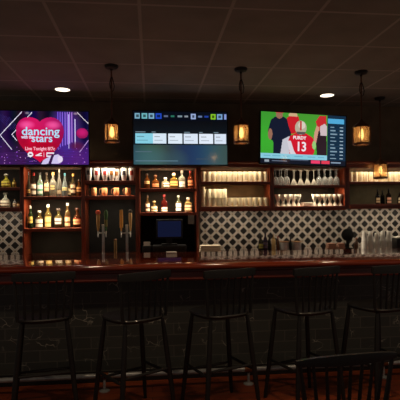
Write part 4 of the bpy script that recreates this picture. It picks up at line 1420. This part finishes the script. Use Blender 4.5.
c3.ell(301.6, 124.6, 3.6, 3.8, (214, 206, 190))
c3.rect(299.8, 120.4, 301.6, 130, (190, 60, 60))
c3.poly([(296, 131), (305.6, 131), (304.6, 134), (297, 134)], (90, 80, 80))
c3.poly([(286.6, 141), (290.6, 141), (293.5, 150), (296, 154), (290, 154)], (214, 208, 216))
c3.poly([(316, 120), (320, 114), (327, 113.6), (327.6, 128), (322, 130), (318.4, 128)], (196, 40, 46))
c3.poly([(314.6, 132), (317, 124), (320, 126), (318.6, 140), (316.6, 142), (314, 139)], (206, 150, 126))
c3.poly([(319, 130), (327.6, 122), (327.8, 154), (317.6, 154), (316.6, 142)], (44, 28, 36))
c3.poly([(320.6, 124.6), (325.6, 121.6), (327.8, 124), (327.8, 134), (321, 134)], (206, 186, 190))
c3.ell(314.6, 144, 2.0, 4.4, (150, 200, 120))
c3.rect(328.4, 113, 348, 164, (18, 44, 66))
c3.rect(328.8, 116.4, 346.4, 121.2, (80, 168, 214))
for k in range(10):
    y = 124.2 + k * 3.55
    c3.rect(331.6, y, 335.6 + (k * 7 % 5) * .8, y + 1.1, (126, 154, 172))
    c3.rect(341.8, y, 345.2, y + 1.1, (150, 174, 190))
    c3.rect(329, y + 2.2, 346.6, y + 2.4, (30, 62, 88))
c3.rect(260, 153.9, 328.4, 158.8, (136, 200, 220))
for x0, x1 in ((263, 270), (272, 280), (283, 289), (294, 303), (308, 316), (319, 325)):
    c3.rect(x0, 155.6, x1, 156.8, (104, 172, 196))
c3.rect(260, 158.8, 348, 164, (14, 20, 34))
c3.rect(264, 160.2, 268.6, 162.6, (150, 160, 170))
c3.rect(271.5, 160.8, 287, 161.9, (96, 108, 128))
c3.rect(290, 159.2, 309, 160.2, (70, 80, 100))
c3.rect(311.6, 159.4, 321, 162.6, (236, 60, 104))
c3.rect(322.6, 159.4, 331, 162.6, (226, 60, 84))
c3.rect(332.6, 160.2, 343, 161.8, (130, 150, 172))
w3 = [('PURDY', 299.4, 138.2, 3.3, (244, 232, 236), 0.12, 0.95), ('13', 301.2, 147.2, 9.2, (236, 230, 236), 0.3, 0.9)]
tv('wall television at right showing a football game on green turf', c3, (260, 113.9, 348, 164.5), YT - 0.03, math.radians(6), w3).rotation_euler[1] = math.radians(1.3)

# ------------------------------------------------------------------ world and view
w = bpy.data.worlds.new('dim_room')
SC.world = w
w.use_nodes = True
bg = w.node_tree.nodes['Background']
bg.inputs['Color'].default_value = (1.0, 0.87, 0.76, 1)
bg.inputs['Strength'].default_value = 0.09
vs = SC.view_settings
vs.view_transform = 'Standard'
vs.look = 'None'
vs.exposure = 0.0
vs.gamma = 1.0
vs.use_curve_mapping = False
SC.cycles.use_denoising = True
SC.cycles.max_bounces = 8
SC.cycles.transparent_max_bounces = 24
SC.cycles.sample_clamp_indirect = 4.0
